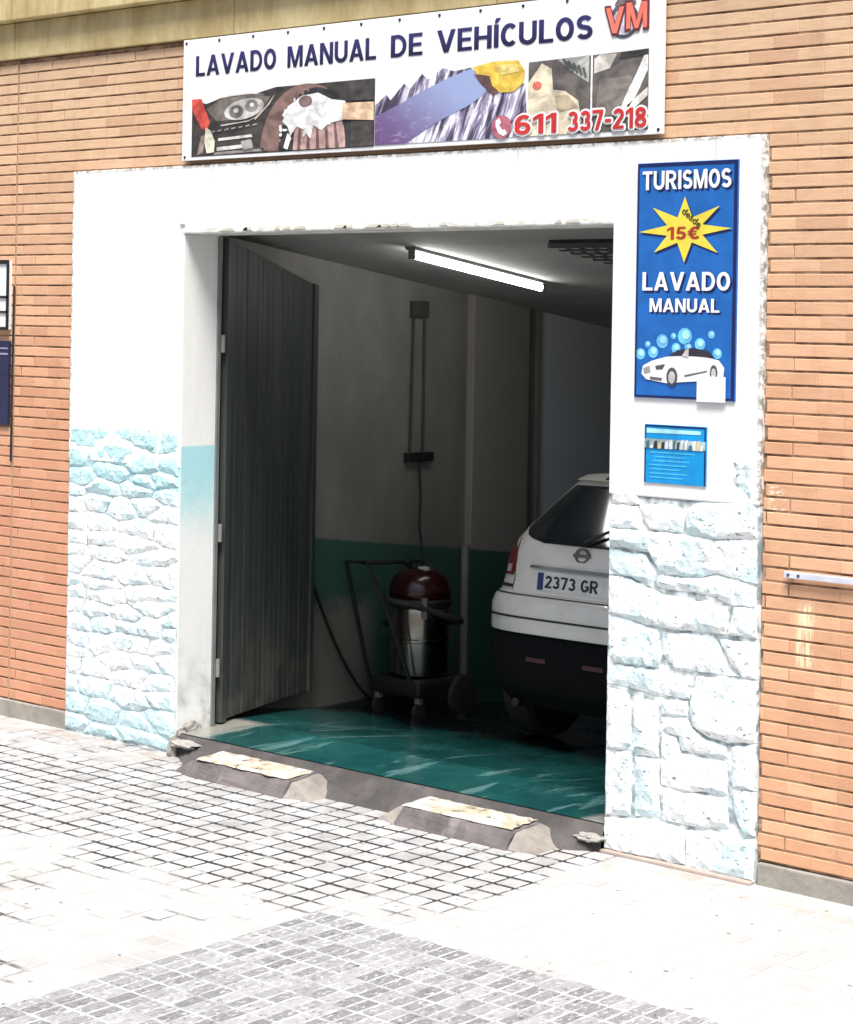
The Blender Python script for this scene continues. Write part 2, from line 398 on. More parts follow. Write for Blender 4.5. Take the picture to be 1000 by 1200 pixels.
def floor_z(y): return 0.12 if y < 0.5 else 0.12 - 0.11 * (y - 0.5)
def ceil_z(y): return 2.965 - 0.133 * (y - 0.5)
W_, H_ = 4.733, 3.297        # portal width and height
OL, OR, OZ = 0.97, 3.921, 2.915  # opening

# ================================================================== GROUND
g = MB(); g.box(-120, 120, -160, -4.32, -0.6, -0.13); tag(g.build('road', M['asphalt']), kind='structure')
k = MB()
for i in range(-12, 22): k.box(i * 1.0, i * 1.0 + 0.992, -4.318, -4.17, -0.5, 0.0)
tag(k.build('kerb', M['concrete'], bevel=0.0), kind='structure')
pav = MB(); pav.box(-12, 22, -4.168, 0.02, -0.4, -0.0035); pavement = tag(pav.build('pavement', M['joint']), kind='structure')
far = MB(); far.box(-120, -12.002, -4.318, 0.02, -0.4, 0.0); far.box(22.002, 120, -4.318, 0.02, -0.4, 0.0)
tag(far.build('pavement', M['tile']), kind='structure')
GX, GY = 3.652, -1.60         # corner of the grey paved area
P = 0.126; GA, GB = 0.027, 0.017
def tile_mb(w, d, h=0.012, c=0.003):
    return ([(0,0,-h),(w,0,-h),(w,d,-h),(0,d,-h),(0,0,-c),(w,0,-c),(w,d,-c),(0,d,-c),(c,c,0),(w-c,c,0),(w-c,d-c,0),(c,d-c,0)],
            [(0,1,5,4),(1,2,6,5),(2,3,7,6),(3,0,4,7),(4,5,9,8),(5,6,10,9),(6,7,11,10),(7,4,8,11),(8,9,10,11)])
def mk(vf, name, mat):
    me = bpy.data.meshes.new(name); me.from_pydata(vf[0], [], vf[1]); me.materials.append(mat); return me
tile_me = mk(tile_mb(P - GB, P - GA), 'paving_block', M['tile'])
spots = []
nx = int(12 / P)
for j in range(33):
    y0 = -0.012 - (j + 1) * P
    if y0 < -4.16: break
    for i in range(-24, 66):
        x0 = GX + i * P - 29 * P
        if x0 + P > GX + 0.001 and y0 < GY - P * 0.5: continue
        if j == 0 and OL + 0.25 < x0 + P and x0 < OR: pass
        spots.append((x0, y0))
def infr(x, y):
    d = Vector((x, y, 0)) - CAM; zz = d.dot(fwd); u = 500 + 2389.6 * d.dot(right) / zz; v = 375.9 + 2389.6 * 2.45 / zz + (u - 500) * ROLL
    return -30 < u < 1030 and v < 1225, zz
vis = sorted([(infr(x + P/2, y + P/2)[1], x, y) for x, y in spots if infr(x + P/2, y + P/2)[0]])
single = set((x, y) for _, x, y in vis[:300])
rest = MB(); tv = tile_mb(P - GB, P - GA)
for x, y in spots:
    dz = rng.uniform(-0.0015, 0.0012)
    if (x, y) in single:
        o = bpy.data.objects.new('paving_block', tile_me); COL.objects.link(o); o.parent = pavement; o.location = (x, y, dz)
    else: rest.add([(a + x, b + y, c + dz) for a, b, c in tv[0]], tv[1])
tag(rest.build('paving_blocks', M['tile'], pavement), kind='stuff')
# grey area: long ribbed setts with pale joints
gbed = MB(); gbed.box(GX + 0.003, 13.0, -4.165, GY - 0.003, -0.003, -0.0005)
gp = tag(gbed.build('grey_pavement', plain((0.34, 0.345, 0.355), 0.9, 0, 0.4)), kind='structure')
gw, gd = 0.068, 0.134
gme = mk(tile_mb(gw - 0.012, gd - 0.015, 0.006, 0.003), 'grey_sett', M['grey']); grest = MB(); gtv = tile_mb(gw - 0.012, gd - 0.015, 0.006, 0.003)
gvis = []
for j in range(19):
    for i in range(135):
        x = GX + 0.008 + i * gw; y = GY - 0.008 - (j + 1) * gd
        if y < -4.16: continue
        ok, zz = infr(x + gw/2, y + gd/2)
        if ok and len(gvis) < 300:
            o = bpy.data.objects.new('grey_sett', gme); COL.objects.link(o); o.parent = gp; o.location = (x, y, rng.uniform(-0.001, 0.001) + 0.002); gvis.append(1)
        else: grest.add([(a + x, b + y, c + 0.002) for a, b, c in gtv[0]], gtv[1])
tag(grest.build('grey_setts', M['grey'], gp), kind='stuff')

# ================================================================== BRICK WALLS
BP, BL = 0.0615, 0.25
BY = 0.03
def brick_vf(w, h=0.0510, d=0.03, c=0.0022):
    return ([(0,d,0),(w,d,0),(w,d,h),(0,d,h),(0,c,0),(w,c,0),(w,c,h),(0,c,h),(c,0,c),(w-c,0,c),(w-c,0,h-c),(c,0,h-c)],
            [(0,1,5,4),(1,2,6,5),(2,3,7,6),(3,0,4,7),(4,5,9,8),(5,6,10,9),(6,7,11,10),(7,4,8,11),(8,9,10,11)])
bmeshes = {}
def brick_mesh(wd):
    kx = round(wd, 2)
    if kx not in bmeshes: bmeshes[kx] = mk(brick_vf(max(kx, 0.012)), 'brick', M['brick'])
    return bmeshes[kx]
def rows():
    r = 0; z = 0.108
    while z + 0.05 < 4.0:
        yield r, z; r += 1; z += BP
def build_wall(xa, xb, label):
    cxm = xa if xa < 0 else xb
    root = thing('brick_wall', ((xa + xb) / 2, BY, 0), label, 'wall')
    rest = MB(); cnt = 0
    for r, z in rows():
        segs = []
        lo = xa; hi = xb
        if z < H_ - 0.012:
            if xa < 0: hi = min(hi, -0.002)
            else: lo = max(lo, W_ + 0.002)
        cuts = [lo, hi]
        if lo < -0.57 < hi: segs = [(lo, -0.578), (-0.562, hi)]
        else: segs = [(lo, hi)]
        off = (0.125 if r % 2 else 0.0) + rng.uniform(-0.006, 0.006)
        for a, b in segs:
            x = math.floor((a - off) / BL) * BL + off
            while x < b:
                x0 = max(a, x); x1 = min(b, x + BL - 0.0045)
                if x1 - x0 > 0.014:
                    yj = rng.uniform(-0.0016, 0.0016)
                    hidden = z > 3.33 and x0 > 0.97 and x1 < 4.19
                    if -0.80 < x1 and x0 < 5.30 and not hidden and cnt < 300:
                        o = bpy.data.objects.new('brick', brick_mesh(x1 - x0)); COL.objects.link(o); o.parent = root
                        o.location = (x0 - root.location.x, yj, z); o.rotation_euler = (0, rng.uniform(-0.002, 0.002), 0); cnt += 1
                    else:
                        v, f = brick_vf(x1 - x0); rest.add([(p + x0 - root.location.x, q + yj, s + z) for p, q, s in v], f)
                x += BL
    tag(rest.build('bricks', M['brick'], root), kind='stuff')
    m = MB()
    if xa < 0: m.box(xa, -0.003, BY + 0.0045, 0.28, 0.1, H_ - 0.004); m.box(xa, xb - 0.001, BY + 0.0045, 0.28, H_ - 0.003, 3.998)
    else: m.box(W_ + 0.003, xb, BY + 0.0045, 0.28, 0.1, H_ - 0.004); m.box(xa + 0.001, xb, BY + 0.0045, 0.28, H_ - 0.003, 3.998)
    wbuild(m, 'mortar', M['mortar'], root)
    p = MB()
    if xa < 0: p.box(xa, -0.004, 0.012, 0.27, -0.2, 0.098)
    else: p.box(W_ + 0.012, xb, 0.012, 0.27, -0.2, 0.094)
    wbuild(p, 'plinth', M['concrete'], root, bevel=0.006)
    if xa < 0:
        j = MB(); j.box(-0.577, -0.563, BY + 0.003, BY + 0.02, 0.1, 3.997)
        wbuild(j, 'expansion_joint', plain((0.34, 0.22, 0.13), 0.8), root)
    return root, cnt
wl, c1 = build_wall(-2.0, 2.4, 'salmon brick wall left of the white garage portal, with a vertical joint')
wr, c2 = build_wall(2.4, 6.6, 'orange brick wall right of the garage portal, with faded white paint marks')
print('bricks', c1, c2)
# painted beam above the bricks, ledge, upper wall
co = thing('cornice', (1.5, 0, 4.0), 'stained yellow rendered beam running above the brick wall and banner', 'cornice')
xs = [-2.0, -0.574, 1.35, 3.2, 6.6]
for a, b in zip(xs, xs[1:]): wbuild(MB().box(a + 0.003, b - 0.003, 0.0, 0.29, 4.004, 4.222), 'beam_panel', M['cornice'], co, bevel=0.004)
for a, b in zip(xs, xs[1:]): wbuild(MB().box(a + 0.002, b - 0.002, -0.07, 0.29, 4.226, 4.48), 'ledge', M['cornice'], co, bevel=0.008)
wbuild(MB().box(-2.0, 6.6, 0.05, 0.3, 4.49, 9.0), 'upper_wall', M['brick'], co)
# building body to both sides and behind (keeps the garage dark)
bb = thing('building_body', (1.5, 5, 0), 'plain brick building continuing beyond both ends of the shopfront', 'building')
wbuild(MB().box(-14, -2.002, 0.03, 0.3, -0.2, 9.0), 'wall', M['brick'], bb)
wbuild(MB().box(6.602, 20, 0.03, 0.3, -0.2, 9.0), 'wall', M['brick'], bb)
wbuild(MB().box(-14, 20, 0.302, 12, 8.8, 9.0), 'roof', M['concrete'], bb)

# ================================================================== PORTAL
pt = thing('garage_portal', (2.36, 0, 0), 'white plastered garage surround with rough painted stone on both lower piers', 'doorway')
PD = 0.29
U = [(0, 1.60), (OL, 1.60), (OL, OZ), (OR, OZ), (OR, 1.66), (W_, 1.66), (W_, H_), (0, H_)]
um = MB(); um.add([(x, 0.0, z) for x, z in U] + [(x, PD, z) for x, z in U], [tuple(range(8)), tuple(range(15, 7, -1))] + [(i, (i+1) % 8, (i+1) % 8 + 8, i + 8) for i in range(8)])
wbuild(um, 'plaster_surround', M['plaster'], pt, bevel=0.008)
wbuild(MB().box(0.0, OL - 0.004, 0.008, PD - 0.002, -0.1, 1.598), 'pier_base', M['sjoint'], pt)
wbuild(MB().box(OR + 0.004, W_ - 0.002, 0.008, PD - 0.002, -0.1, 1.658), 'pier_base', M['sjoint'], pt)
wbuild(MB().box(OL - 0.003, OL + 0.006, 0.006, PD - 0.004, 0.10, OZ - 0.004), 'reveal', M['plaster'], pt)
# short hanging nib where the lintel meets the left pier
wbuild(MB().box(OL - 0.02, OL + 0.02, -0.012, 0.02, 2.965, 3.06), 'nib', M['plaster'], pt, bevel=0.006)
wbuild(MB().box(OR, W_, -0.03, 0.014, -0.05, 0.012), 'mortar_fillet', plain((0.36, 0.29, 0.25), 0.9), pt, bevel=0.008)
# flakes of plaster along the lintel edge
for i in range(16):
    x = rng.uniform(OL + 0.2, OR - 0.1); l = rng.uniform(0.03, 0.12)
    wbuild(MB().add([(x, -0.004, OZ + 0.012), (x + l, -0.004, OZ + 0.012), (x + l*0.9, -0.004, OZ + 0.03), (x + l*0.3, -0.004, OZ + 0.026), (x, 0.01, OZ + 0.001), (x + l, 0.01, OZ + 0.001), (x + l*0.9, 0.01, OZ + 0.03), (x + l*0.3, 0.01, OZ + 0.026)],
           [(0,1,2,3), (4,5,1,0), (1,5,6,2), (3,2,6,7), (0,3,7,4)]), 'plaster_flake', plain((0.55, 0.53, 0.45), 0.9), pt)

RIGHT_STONES = [
    [(3.93,1.72), (4.07,1.68), (4.09,1.62), (3.94,1.62)],
    [(4.10,1.62), (4.29,1.63), (4.34,1.60), (4.33,1.51), (4.15,1.52), (4.09,1.57)],
    [(4.36,1.62), (4.42,1.65), (4.60,1.67), (4.71,1.68), (4.72,1.52), (4.53,1.50), (4.35,1.51)],
    [(4.59,1.87), (4.71,1.87), (4.71,1.69), (4.60,1.68)],
    [(3.93,1.61), (4.08,1.61), (4.09,1.56), (4.13,1.51), (3.93,1.51)],
    [(3.93,1.50), (4.14,1.50), (4.34,1.50), (4.53,1.49), (4.72,1.51), (4.72,1.32), (4.52,1.35), (4.43,1.32), (4.21,1.32), (4.15,1.41), (3.93,1.42)],
    [(3.93,1.40), (4.13,1.39), (4.19,1.31), (4.17,1.25), (4.05,1.29), (3.93,1.29)],
    [(4.21,1.30), (4.43,1.31), (4.52,1.33), (4.72,1.30), (4.72,1.22), (4.60,1.21), (4.47,1.25), (4.25,1.25), (4.19,1.26)],
    [(3.93,1.28), (4.05,1.27), (4.22,1.22), (4.57,1.20), (4.58,1.16), (4.56,1.08), (4.30,1.07), (4.11,1.08), (3.93,1.11)],
    [(4.61,1.20), (4.72,1.21), (4.73,1.08), (4.67,1.08), (4.58,1.08), (4.60,1.15)],
    [(3.93,1.10), (4.10,1.07), (4.20,1.06), (4.23,0.95), (4.21,0.89), (3.94,0.88)],
    [(4.23,1.05), (4.50,1.06), (4.53,1.03), (4.58,0.93), (4.64,0.90), (4.30,0.89), (4.24,0.95)],
    [(4.54,1.05), (4.73,1.06), (4.73,0.90), (4.66,0.90), (4.60,0.95)],
    [(3.93,0.87), (4.22,0.87), (4.40,0.86), (4.38,0.77), (4.19,0.76), (4.05,0.78), (3.93,0.78)],
    [(4.42,0.87), (4.73,0.89), (4.73,0.62), (4.59,0.60), (4.49,0.61), (4.40,0.65), (4.39,0.75)],
    [(4.23,0.74), (4.37,0.75), (4.37,0.69), (4.24,0.68)],
    [(4.23,0.66), (4.37,0.67), (4.40,0.63), (4.48,0.59), (4.58,0.58), (4.59,0.53), (4.35,0.53), (4.33,0.59), (4.24,0.61)],
    [(3.93,0.76), (4.05,0.74), (4.07,0.49), (3.93,0.48)],
    [(3.93,0.47), (4.07,0.48), (4.07,0.19), (3.93,0.17)],
    [(4.08,0.73), (4.21,0.73), (4.22,0.48), (4.09,0.47)],
    [(4.09,0.46), (4.22,0.47), (4.23,0.21), (4.10,0.19)],
    [(4.24,0.59), (4.31,0.58), (4.34,0.51), (4.58,0.51), (4.59,0.37), (4.32,0.35), (4.24,0.36)],
    [(4.61,0.58), (4.73,0.61), (4.73,0.41), (4.62,0.41)],
    [(4.62,0.39), (4.73,0.40), (4.73,0.21), (4.67,0.21), (4.63,0.30)],
    [(4.25,0.34), (4.32,0.34), (4.59,0.35), (4.60,0.22), (4.42,0.20), (4.28,0.20), (4.25,0.23)],
    [(3.92,0.15), (4.23,0.19), (4.26,0.18), (4.36,0.18), (4.37,0.02), (4.11,0.01), (3.92,0.01)],
    [(4.38,0.17), (4.60,0.20), (4.64,0.18), (4.73,0.19), (4.73,0.01), (4.56,0.01), (4.38,0.01)],
]
def noise3(v, sc): 
    from mathutils import noise
    return noise.noise(Vector(v) * sc)
def left_stones():
    r = random.Random(12); seeds = []; ST = 0.36     # x is squeezed so that the cells come out wider than tall
    row = 0; z = 0.05
    while z < 1.80:
        x = r.uniform(0.0, 0.12)
        while x < 0.99:
            if z < 1.74 - 0.10 * x or r.random() < 0.6: seeds.append((x * ST, z + r.uniform(-.032, .032)))
            x += r.choice((0.14, 0.22, 0.30, 0.42)) + r.uniform(-.03, .03)
        z += r.uniform(0.070, 0.125)
    def clip(poly, a, b):      # keep the side of the a-b bisector that holds a
        mx, my = (a[0] + b[0]) / 2, (a[1] + b[1]) / 2; nx_, ny_ = b[0] - a[0], b[1] - a[1]; out_ = []
        f_ = lambda p: (p[0] - mx) * nx_ + (p[1] - my) * ny_
        for q in range(len(poly)):
            p, t = poly[q], poly[(q + 1) % len(poly)]; fp, ft = f_(p), f_(t)
            if fp <= 0: out_.append(p)
            if (fp < 0) != (ft < 0) and fp != ft: u = fp / (fp - ft); out_.append((p[0] + (t[0] - p[0]) * u, p[1] + (t[1] - p[1]) * u))
        return out_
    out = []
    for a in seeds:
        poly = [(0.004 * ST, 0.01), (0.965 * ST, 0.01), (0.965 * ST, min(1.86, a[1] + 0.075)), (0.004 * ST, min(1.86, a[1] + 0.075))]
        for b in seeds:
            if b is not a and len(poly) > 2: poly = clip(poly, a, b)
        poly = [(p[0] / ST, p[1]) for p in poly]
        cl = [p for q, p in enumerate(poly) if math.hypot(p[0] - poly[q-1][0], p[1] - poly[q-1][1]) > 0.012]
        if len(cl) < 3: continue
        out.append(shrink(cl, 0.0024))
    return out
def shrink(poly, d):
    cx_ = sum(p[0] for p in poly) / len(poly); cz_ = sum(p[1] for p in poly) / len(poly); o_ = []
    for x, z in poly:
        l = math.hypot(x - cx_, z - cz_); k_ = max(0, 1 - 1.4 * d / max(l, 0.02)); o_.append((cx_ + (x - cx_) * k_, cz_ + (z - cz_) * k_))
    return o_
def make_stone(poly, depth, seed, root):
    dense = []
    n = len(poly)
    for i in range(n):
        a = Vector(poly[i]); b = Vector(poly[(i+1) % n]); m = max(1, int((b - a).length / 0.028))
        for q in range(m):
            p = a.lerp(b, q / m)
            jj = 0.004 if q else 0.0
            dense.append(Vector((p.x + rng.uniform(-jj, jj), p.y + rng.uniform(-jj, jj))))
    def dist(p):
        d = 9
        for i in range(len(dense)):
            a = dense[i]; b = dense[(i+1) % len(dense)]; ab = b - a; l = ab.length_squared
            t = 0 if l == 0 else max(0, min(1, (p - a).dot(ab) / l)); d = min(d, (p - a - ab * t).length)
        return d
    def inside(p):
        c = False
        for i in range(len(dense)):
            a = dense[i]; b = dense[(i+1) % len(dense)]
            if (a.y > p.y) != (b.y > p.y) and p.x < (b.x - a.x) * (p.y - a.y) / (b.y - a.y) + a.x: c = not c
        return c
    xs_ = [p.x for p in dense]; ys_ = [p.y for p in dense]; st = 0.030
    pts = list(dense); x = min(xs_) + st * 0.5
    while x < max(xs_):
        y = min(ys_) + st * 0.5
        while y < max(ys_):
            p = Vector((x + rng.uniform(-.007, .007), y + rng.uniform(-.007, .007)))
            if inside(p) and dist(p) > 0.007: pts.append(p)
            y += st
        x += st
    nb = len(dense); cxx = sum(xs_) / nb; czz = sum(ys_) / nb; tx = rng.uniform(-.35, .35); tz = rng.uniform(-.9, .5)
    vo, eo, fo, *_ = delaunay_2d_cdt(pts, [(i, (i+1) % nb) for i in range(nb)], [], 1, 1e-5)
    mb_v = []
    for p in vo:
        d = dist(p)
        hgt = depth * (min(1, (d / 0.022)) ** 0.7) * (1 + 9 * (tx * (p.x - cxx) + tz * (p.y - czz)))
        if d > 0.004: hgt += depth * (0.5 * noise3((p.x + seed, p.y, seed), 14) + 0.55 * noise3((p.x, p.y + seed, 3), 37))
        mb_v.append((p.x, 0.006 - max(hgt, 0.0), p.y))
    faces = [tuple(f) for f in fo]
    # skirt back to the wall
    mb = MB(); mb.add(mb_v, faces)
    for i in range(nb):
        a = dense[i]; b = dense[(i+1) % nb]
        mb.add([(a.x, 0.006, a.y), (b.x, 0.006, b.y), (b.x, 0.02, b.y), (a.x, 0.02, a.y)], [(0, 1, 2, 3)])
    o = wbuild(mb, 'stone', M['stone'], root)
    return o
def grow(poly, d):
    n_ = len(poly); area = sum(poly[i][0]*poly[(i+1) % n_][1] - poly[(i+1) % n_][0]*poly[i][1] for i in range(n_)); sg = 1 if area > 0 else -1; o_ = []
    for i in range(n_):
        a = Vector(poly[i-1]); b = Vector(poly[i]); c = Vector(poly[(i+1) % n_])
        n1 = Vector(((b-a).y, -(b-a).x)).normalized() * sg; n2 = Vector(((c-b).y, -(c-b).x)).normalized() * sg; m = (n1 + n2).normalized()
        q = b + m * d; o_.append((min(max(q.x, OR + 0.003), W_ - 0.001), max(q.y, 0.008)))
    return o_
RIGHT_STONES = [grow(p, 0.0035) for p in RIGHT_STONES]
for i, p in enumerate(RIGHT_STONES): make_stone(p, rng.uniform(0.009, 0.016), i * 1.7, pt)
for i, p in enumerate(left_stones()): make_stone(p, rng.uniform(0.007, 0.013), 60 + i * 1.3, pt)

# broken mortar at the foot of the left reveal
for (x, y, z, a, b, c) in ((0.985, -0.015, 0.02, 0.035, 0.05, 0.10), (1.08, -0.02, 0.075, 0.11, 0.05, 0.022), (0.985, 0.10, 0.12, 0.02, 0.09, 0.05), (3.86, -0.02, 0.055, 0.08, 0.05, 0.022)):
    bm = bmesh.new(); bmesh.ops.create_icosphere(bm, subdivisions=3, radius=1)
    for v in bm.verts:
        k_ = 1 + 0.5 * noise3((v.co.x + x * 9, v.co.y + y * 7, v.co.z), 1.9) + 0.28 * noise3(tuple(v.co), 4.5)
        v.co = Vector((v.co.x * a * k_, v.co.y * b * k_, v.co.z * c * k_))
    me = bpy.data.meshes.new('mortar_lump'); bm.to_mesh(me); bm.free()
    o = link('mortar_lump', me, M['rubble'], pt, False); o.location = Vector((x, y, z)) - Vector(pt.location)
# ================================================================== THRESHOLD AND WHEEL RAMPS
th = MB()
n = 24; vs = []; fs = []
for i in range(n + 1):
    x = OL + 0.03 + (OR - OL - 0.03) * i / n; tp = min(1, i / 2.0, (n - i) / 1.5); yy = -0.02 - (0.15 + 0.03 * noise3((x, 0, 1), 3)) * tp
    vs += [(x, yy, -0.004), (x, -0.008 - (0.05 + 0.015 * noise3((x, 2, 1), 5)) * tp, 0.055 + 0.02 * noise3((x, 5, 1), 4)), (x, 0.01, 0.108), (x, 0.03, 0.117)]
for i in range(n):
    for q in range(3): fs.append((i*4+q, (i+1)*4+q, (i+1)*4+q+1, i*4+q+1))
th.add(vs, fs); tag(th.build('threshold', M['darkconc'], smooth=True), 'dark mortar slope along the garage threshold behind the two wheel ramps', 'threshold')
def rough_mesh(vf, cuts, amp, sd):      # subdivide a coarse block and knock its surface about
    bm = bmesh.new(); vs_ = [bm.verts.new(v) for v in vf[0]]
    for f_ in vf[1]: bm.faces.new([vs_[q] for q in f_])
    bmesh.ops.recalc_face_normals(bm, faces=bm.faces)
    bmesh.ops.bevel(bm, geom=list(bm.edges), offset=0.010, segments=2, affect='EDGES', profile=0.6, clamp_overlap=True)
    bmesh.ops.triangulate(bm, faces=bm.faces)
    long_ = [e for e in bm.edges if e.calc_length() > 0.05]
    bmesh.ops.subdivide_edges(bm, edges=long_, cuts=cuts, use_grid_fill=True)
    for v in bm.verts:
        if v.co.z > 0.004: v.co += Vector((noise3(v.co + Vector((sd, 0, 0)), 16), noise3(v.co + Vector((0, sd, 0)), 16), noise3(v.co + Vector((0, 0, sd)), 13))) * amp
    me = bpy.data.meshes.new('ramp'); bm.to_mesh(me); bm.free(); return me
def ramp(x0, x1, label, ends):
    t = thing('wheel_ramp', ((x0 + x1) / 2, -0.18, 0), label, 'ramp', 'concrete wheel ramps at the garage door')
    L = x1 - x0; a, b = L * 0.5, L * 0.345; h = 0.080; y0, y1, u0, u1 = -0.150, 0.150, -0.085, 0.120
    quad = [(0,3,2,1),(4,5,6,7),(0,1,5,4),(1,2,6,5),(2,3,7,6),(3,0,4,7)]
    body = ([(-b,y0,-.004),(b,y0,-.004),(b,y1,-.004),(-b,y1,-.004),(-b,u0,h),(b,u0,h),(b,u1,h+.012),(-b,u1,h+.012)], quad)
    link('ramp_body', rough_mesh(body, 3, 0.011, x0), M['rampside'], t)
    for sx, mt in zip((-1, 1), ends):
        p, q = sx * (b + 0.002), sx * a
        e = ([(p,y0+.004,-.004),(q,y0+.05,-.004),(q,y1-.02,-.004),(p,y1,-.004),(p,u0,h-.002),(sx*(b+.035),u0+.03,h-.012),(sx*(b+.035),u1,h+.004),(p,u1,h+.010)], quad)
        link('ramp_end', rough_mesh(e, 3, 0.012, x0 + sx), M[mt], t)
    pv = []; pf = []
    NX, NY = 26, 7
    for i in range(NX):
        for q in range(NY):
            px = -b * 0.99 + 2 * b * 0.97 * i / (NX - 1); pyy = u0 - 0.004 + (u1 - u0) * 0.98 * q / (NY - 1)
            ed = i in (0, NX - 1) or q in (0, NY - 1)
            pv.append((px + (rng.uniform(-.010, .010) if ed else 0), pyy + (rng.uniform(-.008, .008) if ed else 0), h + 0.013 + (pyy - u0) * 0.06 - (0.008 if ed else 0) + rng.uniform(-.0012, .0012)))
    for i in range(NX - 1):
        for q in range(NY - 1): pf.append((i*NY+q, (i+1)*NY+q, (i+1)*NY+q+1, i*NY+q+1))
    MB().add(pv, pf).build('worn_top', M['ramptop'], t, smooth=True)
    return t
ramp(1.27, 2.30, 'low concrete wheel ramp with worn white top, nearer the open door leaf', ('rampside', 'rampend'))
ramp(2.75, 3.76, 'low concrete wheel ramp with pale ends and worn top, nearer the right stone pier', ('rampend', 'rampend'))

# ================================================================== GARAGE INTERIOR
fl = MB(); fy = [0.02, 0.5, 1, 2, 3, 4.5, 6, 8, 10]
for a, b in zip(fy, fy[1:]): fl.add([(0.3, a, floor_z(a)), (4.6, a, floor_z(a)), (4.6, b, floor_z(b)), (0.3, b, floor_z(b))], [(0,1,2,3)])
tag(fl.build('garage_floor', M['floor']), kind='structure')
ce = MB()
for a, b in ((0.27, 5), (5, 10)): ce.add([(0.0, a, ceil_z(a)), (4.8, a, ceil_z(a)), (4.8, b, ceil_z(b)), (0.0, b, ceil_z(b)), (0.0, a, ceil_z(a)+.2), (4.8, a, ceil_z(a)+.2), (4.8, b, ceil_z(b)+.2), (0.0, b, ceil_z(b)+.2)], [(0,1,2,3),(4,5,6,7),(0,1,5,4),(2,3,7,6),(1,2,6,5),(0,3,7,4)])
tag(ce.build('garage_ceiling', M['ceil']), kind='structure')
WX = 0.565
gl = thing('garage_wall', (WX, 4, 0), 'dirty cream interior side wall with green lower band beside the vacuum', 'wall')
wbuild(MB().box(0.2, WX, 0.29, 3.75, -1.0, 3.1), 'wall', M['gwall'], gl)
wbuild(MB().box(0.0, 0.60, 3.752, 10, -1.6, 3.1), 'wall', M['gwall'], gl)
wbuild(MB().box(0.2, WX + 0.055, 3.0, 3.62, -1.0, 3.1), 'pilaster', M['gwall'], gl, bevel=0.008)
wbuild(MB().box(WX, WX + 0.03, 1.3, 2.998, -0.3, 0.0).add([], []), 'skirting', plain((0.03, 0.035, 0.035), 0.6), gl)
gr = thing('garage_wall', (4.45, 4, 0), 'plain interior wall on the far side of the white car', 'wall')
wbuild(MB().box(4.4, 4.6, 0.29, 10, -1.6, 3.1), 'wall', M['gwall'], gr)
gb = thing('garage_wall', (2.4, 9.9, 0), 'dark back wall deep inside the garage', 'wall')
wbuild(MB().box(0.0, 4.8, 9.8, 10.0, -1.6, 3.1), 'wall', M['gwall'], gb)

# drain pipe by the pilaster
dp = MB().tube([(WX + 0.035, 2.965, -0.2), (WX + 0.035, 2.965, 0.93)], 0.03, 12)
tag(dp.build('drain_pipe', plain((0.22, 0.22, 0.20), 0.5), smooth=True), 'pale pipe standing against the pilaster of the interior wall', 'pipe')

# conduit, socket
cn = thing('wall_conduit', (WX, 2.45, 1.5), 'twin vertical cable conduit running down the interior wall to a black socket', 'conduit')
dk = plain((0.075, 0.07, 0.062), 0.7); dk2 = plain((0.05, 0.046, 0.04), 0.7)
wbuild(MB().tube([(WX + 0.012, 2.40, 1.56), (WX + 0.012, 2.42, 2.52)], 0.010, 8), 'conduit', dk2, cn, smooth=True)
wbuild(MB().tube([(WX + 0.012, 2.53, 1.56), (WX + 0.012, 2.53, 2.46)], 0.010, 8), 'conduit', dk2, cn, smooth=True)
wbuild(MB().box(WX, WX + 0.035, 2.39, 2.55, 2.47, 2.58), 'junction_box', dk2, cn, bevel=0.004)
wbuild(MB().box(WX, WX + 0.055, 2.35, 2.60, 1.515, 1.575), 'socket', M['black'], cn, bevel=0.005)
# power cable from the socket to the vacuum
VX, VY = 0.93, 2.12; VZ = floor_z(VY)
cb = MB().tube([(WX + 0.04, 2.46, 1.52), (WX + 0.08, 2.44, 1.3), (WX + 0.16, 2.34, 1.1), (VX - 0.1, VY + 0.14, VZ + 0.98), (VX - 0.02, VY + 0.05, VZ + 0.93)], 0.009, 8)
tag(cb.build('power_cable', M['black'], smooth=True), 'black power cable hanging from the wall socket to the vacuum', 'cable')
pts = []
for i in range(15):
    t = i / 14; y = 1.48 + 0.60 * t; pts.append((WX + 0.02 + 0.06 * t, y, 0.78 * (1 - t) ** 1.7 + floor_z(y) + 0.02))
tag(MB().tube(pts, 0.010, 8).build('hanging_hose', M['black'], smooth=True), 'thin black hose drooping from behind the door leaf to the floor', 'hose')

# fluorescent light
lx = 1.66
lt = thing('ceiling_light', (lx, 2.05, ceil_z(2.05)), 'lit white fluorescent tube lamp fixed to the garage ceiling', 'lamp')
ya, yb = 1.17, 2.38
def lz(y): return ceil_z(y) - 0.012
body = MB()
body.add([(lx-.045, ya-.03, lz(ya-.03)+.011), (lx+.045, ya-.03, lz(ya-.03)+.011), (lx+.045, yb+.03, lz(yb+.03)+.011), (lx-.045, yb+.03, lz(yb+.03)+.011),
          (lx-.03, ya-.03, lz(ya-.03)-.008), (lx+.03, ya-.03, lz(ya-.03)-.008), (lx+.03, yb+.03, lz(yb+.03)-.008), (lx-.03, yb+.03, lz(yb+.03)-.008)], [(0,1,2,3),(4,5,6,7),(0,1,5,4),(1,2,6,5),(2,3,7,6),(3,0,4,7)])
wbuild(body, 'fixture_body', plain((0.10, 0.10, 0.10), 0.5), lt)
wbuild(MB().tube([(lx, ya, lz(ya) - .032), (lx, yb, lz(yb) - .032)], 0.022, 14), 'tube', M['glow'], lt, smooth=True)
